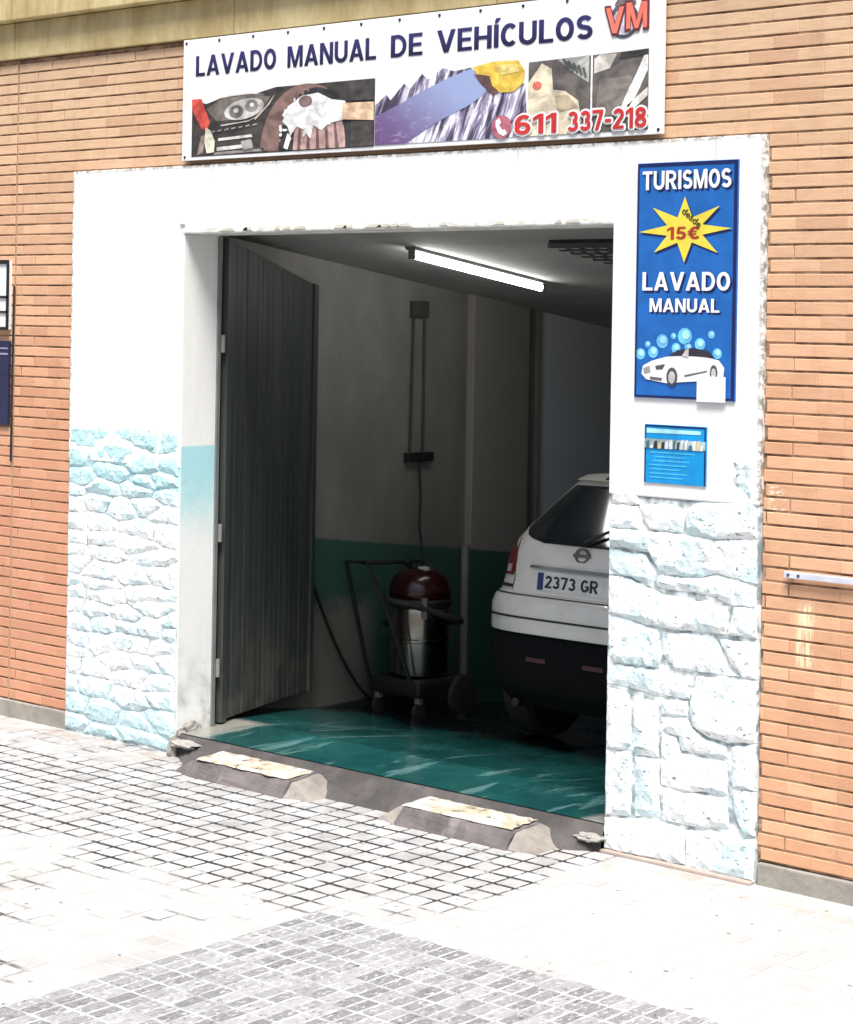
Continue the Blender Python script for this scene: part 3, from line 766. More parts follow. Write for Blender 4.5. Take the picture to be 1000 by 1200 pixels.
for y in (ya - 0.012, yb + 0.012):
    wbuild(MB().box(lx - .02, lx + .02, y - .012, y + .012, lz(y) - .058, lz(y) - .004), 'lamp_holder', plain((0.10, 0.10, 0.10), 0.5), lt, bevel=0.003)
# ceiling grille
vg = thing('ceiling_vent', (3.2, 1.3, ceil_z(1.3)), 'dark lattice vent grille on the garage ceiling near the lintel corner', 'vent')
a0, a1, b0, b1 = 2.78, 3.62, 1.0, 1.62
def qd(x0, x1, y0, y1, dz0, dz1):
    return MB().add([(x0,y0,ceil_z(y0)-dz0),(x1,y0,ceil_z(y0)-dz0),(x1,y1,ceil_z(y1)-dz0),(x0,y1,ceil_z(y1)-dz0),(x0,y0,ceil_z(y0)-dz1),(x1,y0,ceil_z(y0)-dz1),(x1,y1,ceil_z(y1)-dz1),(x0,y1,ceil_z(y1)-dz1)], [(0,3,2,1),(4,5,6,7),(0,1,5,4),(1,2,6,5),(2,3,7,6),(3,0,4,7)])
wbuild(qd(a0, a1, b0, b1, 0.002, 0.02), 'backing', M['black'], vg)
for i in range(7):
    y = b0 + (b1 - b0) * i / 6; wbuild(qd(a0, a1, y - .012, y + .012, 0.022, 0.045), 'slat', plain((0.05, 0.05, 0.05), 0.5), vg)
for i in range(9):
    for j in range(6):
        x = a0 + (a1 - a0) * (i + 0.5 + 0.25 * (j % 2)) / 9.3; y = b0 + (b1 - b0) * (j + .5) / 6
        wbuild(qd(x - .022, x + .022, y - .026, y + .026, 0.024, 0.04), 'louvre', plain((0.42, 0.42, 0.41), 0.5), vg)

# ================================================================== DOOR LEAF
hx, hy, ex, ey = 0.985, 0.335, 0.640, 1.44
dl = Vector((ex - hx, ey - hy, 0)); Ld = dl.length; ang = math.atan2(dl.y, dl.x)
dr = thing('door_leaf', (hx, hy, 0.12), 'grey green ribbed metal garage door leaf standing open inward on the left', 'door', rz=ang)
def topz(t): return 2.79 - 0.25 * t / Ld - 0.0      # above z=0.12, the top slants down towards the free edge
lf = MB()
th_ = 0.018   # local y: +left side is hidden, -y faces the room
def slab(t0, t1, y0, y1, zlo, d0=0.0):
    return MB().add([(t0,y0,zlo),(t1,y0,zlo),(t1,y1,zlo),(t0,y1,zlo),(t0,y0,topz(t0)-d0),(t1,y0,topz(t1)-d0),(t1,y1,topz(t1)-d0),(t0,y1,topz(t0)-d0)], [(0,3,2,1),(4,5,6,7),(0,1,5,4),(1,2,6,5),(2,3,7,6),(3,0,4,7)])
slab(0.0, 0.06, -0.006, 0.035, 0.01).build('stile', M['leaf'], dr, bevel=0.004)
slab(Ld - 0.05, Ld, -0.006, 0.035, 0.01).build('stile', M['leaf'], dr, bevel=0.004)
slab(0.063, Ld - 0.053, 0.018, 0.032, 0.02).build('backing_sheet', M['leaf'], dr)
npl = 16; wp = (Ld - 0.053 - 0.063) / npl
for i in range(npl):
    t0 = 0.063 + i * wp
    slab(t0 + 0.002, t0 + wp - 0.003, 0.010 + rng.uniform(-.0012, .0012), 0.0175, 0.02, 0.004).build('slat', M['leaf'], dr, bevel=0.005)
df = thing('door_frame', (OL + 0.02, 0.30, 0.12), 'narrow grey metal post with hinges between the left reveal and door leaf', 'door frame')
wbuild(MB().box(OL - 0.02, OL + 0.018, 0.262, 0.288, 0.121, OZ - 0.006), 'post', plain((0.16, 0.17, 0.165), 0.5), df, bevel=0.003)
for z in (0.45, 1.22, 2.3):
    wbuild(MB().tube([(OL + 0.022, 0.300, z - 0.05), (OL + 0.022, 0.300, z + 0.05)], 0.013, 10), 'hinge', plain((0.2, 0.2, 0.19), 0.45), df, smooth=True)

# ================================================================== VACUUM
vc = thing('wet_vacuum', (VX, VY, VZ), 'red topped steel drum vacuum cleaner on a trolley by the interior wall', 'vacuum')
red = plain((0.024, 0.002, 0.003), 0.22)
MB().lathe([(0.16, 0.25), (0.185, 0.262), (0.19, 0.30), (0.19, 0.47), (0.197, 0.475), (0.197, 0.49), (0.19, 0.495), (0.19, 0.66), (0.185, 0.685)], n=36).build('tank', M['steel'], vc, smooth=True)
MB().lathe([(0.195, 0.686), (0.205, 0.70), (0.205, 0.73), (0.195, 0.742)], n=36).build('collar', M['black'], vc, smooth=True)
hd = MB().lathe([(0.19, 0.743), (0.20, 0.76), (0.195, 0.82), (0.17, 0.875), (0.12, 0.915), (0.06, 0.93)], n=36).build('motor_head', red, vc, smooth=True)
MB().tube([(-0.10, 0, 0.905), (-0.085, 0, 0.96), (0, 0, 0.975), (0.085, 0, 0.96), (0.10, 0, 0.905)], 0.014, 8).build('carry_handle', M['black'], hd, smooth=True)
MB().box(0.02, 0.09, -0.05, 0.03, 0.918, 0.94).build('switch', plain((0.5, 0.5, 0.48), 0.4), hd, bevel=0.006)
for a in (-0.7, 2.4):
    MB().box(-0.018, 0.018, -0.012, 0.012, 0.63, 0.76).build('latch', plain((0.35, 0.34, 0.32), 0.35, 0.6), vc, bevel=0.004).location = (0.205 * math.cos(a), 0.205 * math.sin(a), 0)
MB().box(-0.22, 0.22, -0.24, 0.24, 0.14, 0.245).build('trolley_base', M['black'], vc, bevel=0.03)
for sx in (-1, 1):
    wh = MB().lathe([(0.10, -0.022), (0.125, -0.018), (0.125, 0.018), (0.10, 0.022)], (sx * 0.235, 0.16, 0.125), 24, 'x').build('wheel', M['rubber'], vc, smooth=True)
    MB().lathe([(0.02, -0.026), (0.06, -0.025), (0.06, 0.025), (0.02, 0.026)], (sx * 0.235, 0.16, 0.125), 18, 'x').build('hub', plain((0.03, 0.03, 0.03), 0.4), wh, smooth=True)
    MB().lathe([(0.045, -0.015), (0.055, -0.012), (0.055, 0.012), (0.045, 0.015)], (sx * 0.17, -0.19, 0.055), 16, 'x').build('castor', M['rubber'], vc, smooth=True)
    MB().box(sx*0.17 - 0.02, sx*0.17 + 0.02, -0.21, -0.17, 0.10, 0.15).build('castor_fork', plain((0.2, 0.2, 0.2), 0.4), vc, bevel=0.004)
hh = [(-0.06 + 0.02, -0.24, 0.20), (-0.075, -0.36, 0.62), (-0.09, -0.46, 0.985), (-0.05, -0.40, 1.0), (-0.02, -0.14, 1.0), (-0.02, -0.12, 0.98)]
MB().tube([(0.16, -0.24, 0.2), (0.05, -0.33, 0.62), (-0.06, -0.44, 0.985)], 0.014, 8).build('push_handle', M['black'], vc, smooth=True)
MB().tube([(-0.20, -0.24, 0.2), (-0.22, -0.35, 0.62), (-0.23, -0.45, 0.985), (-0.06, -0.44, 0.99), (0.02, -0.20, 0.985), (0.02, -0.14, 0.96)], 0.015, 8).build('push_handle', M['black'], vc, smooth=True)
pts = []
for i in range(40):
    a = -2.4 + i * 0.155; rr = 0.235 + 0.03 * math.sin(i * 0.4)
    pts.append((rr * math.cos(a), rr * math.sin(a), 0.74 - 0.006 * i + 0.03 * math.sin(i * 0.22)))
MB().tube(pts, 0.022, 10).build('suction_hose', M['rubber'], vc, smooth=True)

# ================================================================== CAR
CX, CY0 = 2.60, 1.36
car = thing('parked_car', (CX, CY0, floor_z(CY0) + 0.0), 'white hatchback with rear to the street parked nose-in inside the garage', 'car')
car.rotation_euler = (-math.atan(0.11), 0, 0)
def n_carpaint():
    n = N('white_car_paint'); p, x, y, z = n.pos()
    c = n.mix(n.mr(n.noise(p, 5, 5), 0.4, 0.7), (0.74, 0.71, 0.65), (0.66, 0.62, 0.56))
    return n.out(c, 0.3, 0.0, Coat_Weight=0.5)
paint = n_carpaint()
glass = plain((0.010, 0.014, 0.018), 0.08); blk = plain((0.0045, 0.005, 0.006), 0.9); blk.node_tree.nodes['Principled BSDF'].inputs['Specular IOR Level'].default_value = 0.15
# z, rear y, front y, half width, rear corner radius
SL = [(0.24, .16, 4.05, .66, .36), (0.34, .06, 4.16, .74, .42), (0.50, .02, 4.20, .775, .46), (0.635, .02, 4.22, .785, .48),
      (0.66, .0, 4.22, .80, .50), (0.80, -.005, 4.20, .805, .50), (0.855, .015, 4.17, .80, .50), (0.885, .055, 4.15, .79, .50), (0.95, .075, 4.10, .785, .50),
      (1.05, .095, 3.95, .775, .48), (1.12, .115, 3.40, .76, .47), (1.18, .14, 3.12, .735, .45), (1.26, .20, 2.95, .69, .42), (1.40, .33, 2.62, .60, .36),
      (1.50, .43, 2.38, .53, .30), (1.57, .50, 2.25, .475, .26), (1.61, .58, 2.10, .42, .22), (1.63, .80, 1.85, .32, .16)]
def par(z):
    if z <= SL[0][0]: return SL[0][1:]
    for a, b in zip(SL, SL[1:]):
        if a[0] <= z <= b[0]:
            t = (z - a[0]) / (b[0] - a[0]); return tuple(p + (q - p) * t for p, q in zip(a[1:], b[1:]))
    return SL[-1][1:]
def rear_y(x, z):
    y0, y1, w_, rr = par(z); x = abs(x); bow = 0.05 * (x / w_) ** 2
    e = w_ - rr
    if x <= e: return y0 + bow
    d = min(1.0, (x - e) / rr); return y0 + bow + rr * 0.9 * (1 - math.sqrt(max(0, 1 - d * d)))
def loop(z):
    y0, y1, w_, rr = par(z); pts = []
    xs_ = [-w_ + rr * (1 - math.cos(R(a))) for a in (0, 6, 14, 24, 36, 50, 66, 80)] + [(-w_ + rr) * (1 - t) for t in (0.0, 0.33, 0.66, 1.0)]
    half = [(x, rear_y(x, z)) for x in xs_]
    rear = half + [(-x, y) for x, y in reversed(half[:-1])]
    fr = min(0.55, w_ * 0.6, (y1 - y0) * 0.25)
    front = [(w_, y0 + (y1 - y0) * 0.4), (w_, y1 - fr)] + [(w_ - fr + fr * math.cos(R(a)), y1 - fr * 0.7 + fr * 0.7 * math.sin(R(a))) for a in (20, 45, 70)] + [(w_ - fr - 0.02, y1), (0, y1 + 0.04)]
    return rear + front + [(-x, y) for x, y in reversed(front[:-1])]
def loft(zs):
    v = []; f = []; L = [loop(z) for z in zs]; n_ = len(L[0])
    for z, l in zip(zs, L): v += [(x, y, z) for x, y in l]
    for i in range(len(zs) - 1):
        for q in range(n_): f.append((i*n_+q, i*n_+(q+1) % n_, (i+1)*n_+(q+1) % n_, (i+1)*n_+q))
    f.append(tuple(range(n_ - 1, -1, -1))); f.append(tuple((len(zs)-1)*n_ + q for q in range(n_)))
    return MB().add(v, f)
def cut_arches(mb, name, mat):
    o = mb.build(name, mat, car, smooth=False); o.parent = None
    cu = MB()
    for sx in (-1, 1):
        for yy in (0.78, 3.38): cu.lathe([(0.37, sx * 0.54), (0.37, sx * 1.2)], (0, yy, 0.33), 32, 'x')
    c = cu.build('arch_cutter', None)
    m_ = o.modifiers.new('b', 'BOOLEAN'); m_.object = c; m_.operation = 'DIFFERENCE'; m_.solver = 'EXACT'
    dg = bpy.context.evaluated_depsgraph_get(); me = bpy.data.meshes.new_from_object(o.evaluated_get(dg))
    o.modifiers.clear(); o.data = me; o.parent = car
    bpy.data.objects.remove(c); 
    me.polygons.foreach_set('use_smooth', [True] * len(me.polygons)); me.set_sharp_from_angle(angle=R(35))
    return o
zs_low = [0.24, 0.30, 0.34, 0.42, 0.50, 0.58, 0.635, 0.652]
zs_up = [0.656, 0.665, 0.70, 0.75, 0.80, 0.83, 0.855, 0.87, 0.885, 0.91, 0.95, 1.0, 1.05, 1.085, 1.12, 1.15, 1.18, 1.22, 1.26, 1.33, 1.40, 1.45, 1.50, 1.53, 1.555, 1.572, 1.59, 1.605, 1.618, 1.63]
cut_arches(loft(zs_low), 'lower_bumper', blk)
cut_arches(loft(zs_up), 'body', paint)
def patch(rows_, name, mat, off, nx=18, th=0.01, parent=car):
    v = []; f = []
    for z, xl, xr in rows_:
        for i in range(nx + 1):
            x = xl + (xr - xl) * i / nx; v.append((x, rear_y(x, z) - off, z))
    m = nx + 1; k_ = len(rows_)
    for j in range(k_ - 1):
        for i in range(nx): f.append((j*m+i, j*m+i+1, (j+1)*m+i+1, (j+1)*m+i))
    nv = len(v); v += [(x, y + th, z) for x, y, z in v]
    f += [tuple(nv + q for q in reversed(t)) for t in f]
    ring = [i for i in range(m)] + [j*m + nx for j in range(1, k_)] + [(k_-1)*m + i for i in range(nx-1, -1, -1)] + [j*m for j in range(k_-2, 0, -1)]
    for a, b in zip(ring, ring[1:] + ring[:1]): f.append((a, b, b + nv, a + nv))
    return MB().add(v, f).build(name, mat, parent, smooth=True)
def lerp_rows(keys, n_=10):
    out = []
    z0, z1 = keys[0][0], keys[-1][0]
    for i in range(n_ + 1):
        z = z0 + (z1 - z0) * i / n_
        for a, b in zip(keys, keys[1:]):
            if a[0] - 1e-9 <= z <= b[0] + 1e-9:
                t = (z - a[0]) / (b[0] - a[0]); out.append((z, a[1] + (b[1]-a[1])*t, a[2] + (b[2]-a[2])*t)); break
    return out
wk = [(1.175, -.30, .30), (1.19, -.40, .40), (1.215, -.49, .49), (1.25, -.545, .545), (1.29, -.54, .54), (1.40, -.475, .475), (1.50, -.41, .41), (1.53, -.38, .38)]
patch(lerp_rows(wk, 18), 'rear_window', glass, 0.006, 30)
seam = plain((0.02, 0.02, 0.02), 0.6)
patch([(0.868, -.70, .70), (0.874, -.70, .70)], 'bumper_gap', seam, 0.004, 30, 0.02)
patch([(0.738, -.72, .72), (0.750, -.72, .72)], 'bumper_groove', seam, 0.004, 30, 0.02)
for s in (-1, 1):
    a, b = (-.68, -.49) if s < 0 else (.49, .68)
    patch([(0.905, a, b), (0.922, a, b)], 'bumper_slot', seam, 0.005, 8, 0.02)
    tl = patch(lerp_rows([(0.975, s*.755, s*.505), (1.06, s*.75, s*.50), (1.13, s*.74, s*.55), (1.185, s*.72, s*.64)], 8), 'tail_light', plain((0.16, 0.012, 0.012), 0.12), 0.008, 8, 0.02)
    patch([(0.990, s*.60, s*.54), (1.035, s*.60, s*.54)], 'reversing_lens', plain((0.5, 0.45, 0.42), 0.15), 0.012, 5, 0.006, tl)
    patch([(0.50, s*.27, s*.13), (0.525, s*.27, s*.13)], 'reflector', plain((0.05, 0.006, 0.008), 0.4), 0.006, 6, 0.012)
    patch(lerp_rows([(0.89, s*.478, s*.484), (0.97, s*.482, s*.488), (1.19, s*.555, s*.561)], 8), 'tailgate_seam', seam, 0.003, 2, 0.015)
# plate recess, plate
patch([(0.885, -.36, .36), (1.04, -.34, .34)], 'plate_recess', paint, 0.006, 12, 0.015)
patch([(1.030, -.345, .345), (1.045, -.34, .34)], 'plate_garnish', plain((0.25, 0.23, 0.21), 0.2, 0.7), 0.022, 12, 0.02)
yp = rear_y(0, 0.95) - 0.02
pl = MB().box(-.26, .26, yp - 0.006, yp + 0.012, 0.905, 1.015).build('number_plate', plain((0.72, 0.70, 0.66), 0.35), car, bevel=0.003)
MB().poly([(-.254, .911), (-.213, .911), (-.213, 1.009), (-.254, 1.009)], yp - 0.0085).build('band', plain((0.01, 0.03, 0.16), 0.4), pl)
def arc(cx_, cy_, rx, ry, a, b, n_=14): return [(cx_ + rx * math.cos(R(a + (b - a) * k / n_)), cy_ + ry * math.sin(R(a + (b - a) * k / n_))) for k in range(n_ + 1)]
def strip(path, h=0.095, closed=False):
    m = len(path); l = []; r = []
    for k in range(m):
        p = Vector(path[k]); a = Vector(path[(k - 1) % m] if closed or k else path[k]); b = Vector(path[(k + 1) % m] if closed or k < m - 1 else path[k])
        d = (b - a).normalized(); nn = Vector((-d.y, d.x)); l.append(tuple(p + nn * h)); r.append(tuple(p - nn * h))
    return [[l[k], l[(k+1) % m], r[(k+1) % m], r[k]] for k in range(m if closed else m - 1)]
def ring(cx_, cy_, rx, ry, h=0.095): return strip(arc(cx_, cy_, rx, ry, 0, 360, 26)[:-1], h, True)
def glyph(ch):
    B = lambda x0, x1, y0, y1: [[(x0, y0), (x1, y0), (x1, y1), (x0, y1)]]
    Q = lambda *p: [list(p)]
    O = arc(.36, .5, .265, .405, 45, 315, 22)
    d = {
     'L': (.58, [B(0, .2, 0, 1), B(.2, .58, 0, .16)]), 'T': (.66, [B(.23, .43, 0, .84), B(0, .66, .84, 1)]), 'I': (.2, [B(0, .2, 0, 1)]),
     'Í': (.2, [B(0, .2, 0, 1), Q((.02, 1.06), (.14, 1.06), (.30, 1.27), (.08, 1.27))]),
     'E': (.62, [B(0, .2, 0, 1), B(.2, .62, 0, .16), B(.2, .57, .42, .57), B(.2, .61, .84, 1)]), 'H': (.74, [B(0, .2, 0, 1), B(.54, .74, 0, 1), B(.2, .54, .42, .58)]),
     'A': (.80, [Q((0, 0), (.2, 0), (.5, 1), (.3, 1)), Q((.6, 0), (.8, 0), (.5, 1), (.3, 1)), B(.2, .6, .20, .35)]),
     'V': (.80, [Q((.3, 0), (.5, 0), (.2, 1), (0, 1)), Q((.3, 0), (.5, 0), (.8, 1), (.6, 1))]),
     'M': (.88, [B(0, .18, 0, 1), B(.70, .88, 0, 1), Q((.36, 0), (.52, 0), (.24, 1), (.06, 1)), Q((.36, 0), (.52, 0), (.82, 1), (.64, 1))]),
     'N': (.74, [B(0, .19, 0, 1), B(.55, .74, 0, 1), Q((.52, 0), (.72, 0), (.22, 1), (.02, 1))]),
     'O': (.72, [ring(.36, .5, .265, .405)]), 'C': (.66, [strip(O)]), 'G': (.72, [strip(arc(.36, .5, .265, .405, 45, 335, 22)), B(.40, .72, .38, .53), B(.54, .72, .14, .38)]),
     'U': (.72, [strip([(.095, 1)] + arc(.36, .36, .265, .265, 180, 360) + [(.625, 1)])]),
     'S': (.64, [strip(arc(.32, .705, .215, .2, 25, 270) + arc(.32, .295, .225, .2, 90, -155))]),
     'D': (.72, [B(0, .2, 0, 1), strip([(.2, .92)] + arc(.30, .5, .325, .42, 90, -90, 16) + [(.2, .08)], .085)]),
     'R': (.74, [B(0, .2, 0, 1), strip([(.2, .915)] + arc(.38, .695, .22, .22, 90, -90) + [(.2, .475)], .085), Q((.28, .43), (.48, .43), (.74, 0), (.50, 0))]),
     '1': (.42, [B(.22, .42, 0, 1), Q((0, .64), (.22, .80), (.24, 1.0), (0, .82))]), '2': (.62, [strip(arc(.31, .70, .215, .205, 165, -45) + [(.12, .10)]), B(0, .62, 0, .16)]),
     '3': (.62, [strip(arc(.30, .715, .2, .19, 155, -90)), strip(arc(.30, .295, .225, .2, 90, -160))]), '5': (.62, [B(.12, .58, .84, 1), Q((.05, .44), (.22, .46), (.28, .9), (.10, .9)), strip(arc(.30, .325, .225, .23, 115, -155))]),
     '6': (.64, [ring(.32, .315, .225, .22), strip(arc(.36, .52, .265, .385, 50, 185))]), '7': (.62, [B(0, .62, .84, 1), Q((.14, 0), (.35, 0), (.62, .86), (.42, .86))]),
     '8': (.64, [ring(.32, .735, .195, .17), ring(.32, .29, .225, .195)]), '€': (.74, [strip([(x + .08, y) for x, y in O]), B(0, .52, .56, .66), B(0, .5, .36, .46)]), '-': (.36, [B(0, .36, .36, .52)]), ' ': (.30, [])}
    return d[ch]
def text(s_, x0, x1, z0, z1, y, mat, parent, name='letter', bold=0.0, wpar=True, outline=0.0, rot=None, gap=0.085):
    adv = []; x = 0
    for c_ in s_:
        adv.append(x); x += glyph(c_)[0] + gap
    tot = x - gap; k = (x1 - x0) / tot; kz = z1 - z0
    offs = [(0, 0)] if not outline else [(outline * math.cos(t), outline * math.sin(t)) for t in [2*math.pi*q/8 for q in range(8)]]
    for c_, a in zip(s_, adv):
        if c_ == ' ': continue
        mb = MB(); lay = 0
        for ox, oz in offs:
            for polys in glyph(c_)[1]:
                for p in polys: mb.add([(x0 + (a + q[0]) * k + ox, y - (0.00004 if outline else 0.00012) * lay, z0 + q[1] * kz + oz) for q in p], [(0, 1, 2, 3)])
                lay += 1
        o = mb.build(name, mat, parent)
        if wpar: o.location = -Vector(parent.location)
text('2373 GR', -.200, .175, .925, .995, yp - 0.0085, plain((0.01, 0.01, 0.012), 0.5), pl, wpar=False)
# round badge
ye = rear_y(0, 1.125) - 0.012
em = MB()
for i in range(24):
    a0_, a1_ = 2*math.pi*i/24, 2*math.pi*(i+1)/24
    em.add([(rr*math.cos(a), yy, 1.125 + rr*0.9*math.sin(a)) for a in (a0_, a1_) for rr in (.036, .05) for yy in (ye, ye + 0.012)], [(0,2,6,4),(1,5,7,3),(0,4,5,1),(2,3,7,6)])
em.box(-.058, .058, ye - 0.003, ye + 0.008, 1.115, 1.135)
em.build('badge', plain((0.16, 0.15, 0.14), 0.25, 0.9), car)
# spoiler with brake lamp, wiper
patch([(1.56, -.40, .40), (1.60, -.37, .37)], 'spoiler', paint, 0.05, 14, 0.06)
patch([(1.573, -.13, .13), (1.591, -.13, .13)], 'brake_lamp', plain((0.03, 0.005, 0.005), 0.2), 0.054, 6, 0.01)
MB().tube([(0.0, rear_y(0, 1.2) - .03, 1.20), (0.12, rear_y(.12, 1.26) - .03, 1.27), (0.30, rear_y(.3, 1.30) - .025, 1.30)], 0.009, 8).build('wiper', M['black'], car, smooth=True)
# wheels
for sx in (-1, 1):
    for yy in (0.78, 3.38):
        wl_ = MB().lathe([(0.20, -0.10), (0.29, -0.105), (0.325, -0.08), (0.33, 0.0), (0.325, 0.08), (0.29, 0.105), (0.20, 0.10)], (sx * 0.68, yy, 0.33), 32, 'x').build('wheel', M['rubber'], car, smooth=True)
        rm = MB().lathe([(0.03, sx*0.085), (0.19, sx*0.095), (0.205, sx*0.10), (0.205, -sx*0.06), (0.03, -sx*0.06)], (sx * 0.68, yy, 0.33), 24, 'x').build('rim', plain((0.42, 0.42, 0.43), 0.3, 0.8), wl_, smooth=True)
# side windows
for sx in (-1, 1):
    v = []; f = []
    ws = [(1.17, .75, 2.9), (1.24, .80, 2.85), (1.40, .92, 2.45), (1.50, 1.0, 2.2), (1.53, 1.05, 2.1)]
    for z, a, b in ws:
        w_ = par(z)[2]
        for i in range(9): v.append((sx * (w_ + 0.004), a + (b - a) * i / 8 * 0.92, z))
    for j in range(4):
        for i in range(8): f.append((j*9+i, j*9+i+1, (j+1)*9+i+1, (j+1)*9+i))
    MB().add(v, f).build('side_window', glass, car, smooth=True)
# exhaust
MB().tube([(-.40, .12, .25), (-.40, .40, .26)], 0.025, 12).build('exhaust', M['black'], car, smooth=True)
# ================================================================== BANNER
bx0, bx1, bz0, bz1 = 0.9636, 4.2003, 3.321, 3.996
bn = thing('banner', (2.58, -0.004, 3.32), 'long white car wash banner with dark lettering and car photos above the doorway', 'banner')
wbuild(MB().box(bx0, bx1, -0.014, 0.0, bz0, bz1), 'panel', M['white'], bn, bevel=0.003)
wbuild(MB().box(bx0 + 0.1, bx1 - 0.1, 0.001, 0.028, bz0 + 0.1, bz1 - 0.1), 'batten', M['concrete'], bn)
BYY = -0.0155
def shape(pts, col, y, parent, name='print', rough=0.45, var=0.25):
    m = MB(); m.poly(pts, y); return wbuild(m, name, printed(col) if parent.name.startswith('banner') else plain(col, rough, 0, var), parent)
def ell(cx_, cz_, rx, rz_, n_=28, rot=0.0):
    return [(cx_ + rx*math.cos(t)*math.cos(rot) - rz_*math.sin(t)*math.sin(rot), cz_ + rx*math.cos(t)*math.sin(rot) + rz_*math.sin(t)*math.cos(rot)) for t in [2*math.pi*k/n_ for k in range(n_)]]
def n_ink():
    n = N('navy_ink'); p, x, y, z = n.pos()
    c = n.mix(n.mr(n.math('ADD', z, n.math('MULTIPLY', n.noise(p, 6), 0.03)), 3.80, 3.90), (0.012, 0.010, 0.05), (0.03, 0.025, 0.12))
    return n.out(c, 0.45)
ink = n_ink()
for s, a, b in (('LAVADO', 1.069, 1.700), ('MANUAL', 1.785, 2.425), ('DE', 2.525, 2.740), ('VEHÍCULOS', 2.835, 3.797)):
    text(s, a, b, 3.787, 3.900, BYY - 0.001, ink, bn)
# print strip: left photograph (dark car front, wheel, washing arm)
x0, z0, x1, z1 = 1.043, 3.340, 2.420, 3.690
DK = (0.045, 0.038, 0.034)
shape([(x0, z0), (x1, z0), (x1, z1), (1.70, z1), (1.55, 3.665), (1.30, 3.66), (1.16, 3.63), (x0, 3.655)], DK, BYY, bn)
L1, L2, L3, L4 = BYY - 0.0012, BYY - 0.0024, BYY - 0.0036, BYY - 0.0048
shape([(1.16, 3.60), (1.30, 3.66), (1.52, 3.665), (1.66, 3.64), (1.60, 3.57), (1.42, 3.53), (1.24, 3.53)], (0.16, 0.14, 0.12), L1, bn)
shape(ell(1.46, 3.585, 0.155, 0.055, rot=0.12), (0.52, 0.50, 0.46), L2, bn)                       # headlamp
shape(ell(1.40, 3.575, 0.055, 0.034), (0.16, 0.15, 0.14), L3, bn); shape(ell(1.52, 3.60, 0.05, 0.032), (0.22, 0.21, 0.19), L3, bn)
shape(ell(1.40, 3.58, 0.02, 0.013), (0.7, 0.7, 0.66), L4, bn); shape(ell(1.525, 3.605, 0.018, 0.012), (0.75, 0.75, 0.7), L4, bn)
shape([(1.043, 3.66), (1.12, 3.66), (1.19, 3.53), (1.17, 3.47), (1.12, 3.50), (1.045, 3.60)], (0.55, 0.07, 0.05), L2, bn)   # red sleeve
shape([(1.16, 3.50), (1.20, 3.48), (1.235, 3.42), (1.23, 3.36), (1.17, 3.355), (1.15, 3.42)], (0.72, 0.70, 0.55), L3, bn)    # glove
shape([(1.26, 3.435), (1.52, 3.445), (1.53, 3.43), (1.26, 3.42)], (0.6, 0.58, 0.55), L2, bn)
shape([(1.25, 3.385), (1.50, 3.395), (1.50, 3.375), (1.25, 3.365)], (0.62, 0.6, 0.56), L2, bn)
shape([(1.44, 3.41), (1.52, 3.42), (1.54, 3.37), (1.46, 3.36)], (0.34, 0.32, 0.30), L3, bn)
shape([(1.22, 3.345), (1.60, 3.35), (1.62, 3.365), (1.24, 3.36)], (0.3, 0.27, 0.25), L1, bn)
shape([(1.12, 3.45), (1.15, 3.46), (1.14, 3.36), (1.09, 3.35)], (0.25, 0.2, 0.17), L1, bn)
# wheel arch and wheel
arch = [(1.93 + 0.34*math.cos(t), 3.36 + 0.335*math.sin(t)) for t in [R(a) for a in range(40, 181, 10)]]
shape([p for p in arch if p[0] < x1 - 0.01] + [(1.66, 3.345), (1.86, 3.345)], (0.20, 0.12, 0.10), L1, bn)
tyre = [(2.00 + 0.27*math.cos(t), 3.37 + 0.30*math.sin(t)) for t in [R(a) for a in range(0, 181, 10)]]
shape(tyre + [(1.73, 3.345), (2.27, 3.345)], (0.03, 0.027, 0.026), L2, bn)
rimp = [(2.03 + 0.19*math.cos(t), 3.37 + 0.235*math.sin(t)) for t in [R(a) for a in range(0, 181, 10)]]
shape(rimp + [(1.84, 3.345), (2.22, 3.345)], (0.46, 0.30, 0.27), L3, bn)
for q in range(5): shape([(1.87 + q*0.07, 3.346), (1.895 + q*0.07, 3.346), (1.90 + q*0.062, 3.50), (1.885 + q*0.062, 3.50)], (0.15, 0.085, 0.08), L4, bn)
L5, L6 = L4 - 0.0012, L4 - 0.0024
for q in range(7):      # highlights along wing, bumper and grille
    shape([(1.20 + q*0.055, 3.475 + 0.004*q), (1.235 + q*0.055, 3.480 + 0.004*q), (1.232 + q*0.055, 3.470 + 0.004*q), (1.20 + q*0.055, 3.466 + 0.004*q)], (0.30, 0.27, 0.25), L3, bn)
shape([(1.20, 3.645), (1.34, 3.668), (1.50, 3.672), (1.62, 3.655), (1.50, 3.665), (1.34, 3.660)], (0.60, 0.57, 0.53), L3, bn)
shape([(1.55, 3.52), (1.66, 3.60), (1.70, 3.655), (1.64, 3.60), (1.54, 3.53)], (0.42, 0.36, 0.33), L3, bn)
shape([(1.28, 3.50), (1.50, 3.515), (1.56, 3.54), (1.50, 3.522), (1.28, 3.507)], (0.45, 0.42, 0.40), L3, bn)
for q in range(9):      # tyre tread glints
    t_ = R(100 + q * 9); shape([(2.0 + .255*math.cos(t_), 3.37 + .285*math.sin(t_)), (2.0 + .268*math.cos(t_), 3.37 + .298*math.sin(t_)), (2.0 + .268*math.cos(t_+.06), 3.37 + .298*math.sin(t_+.06)), (2.0 + .255*math.cos(t_+.06), 3.37 + .285*math.sin(t_+.06))], (0.22, 0.17, 0.15), L3, bn)
r8 = random.Random(8)
for q in range(26):     # loose foam flecks
    shape(ell(r8.uniform(1.74, 2.22), r8.uniform(3.40, 3.62), r8.uniform(.006, .020), r8.uniform(.005, .014), 10), (0.80, 0.79, 0.77), L4 - 0.0018 - q * 0.00001, bn)
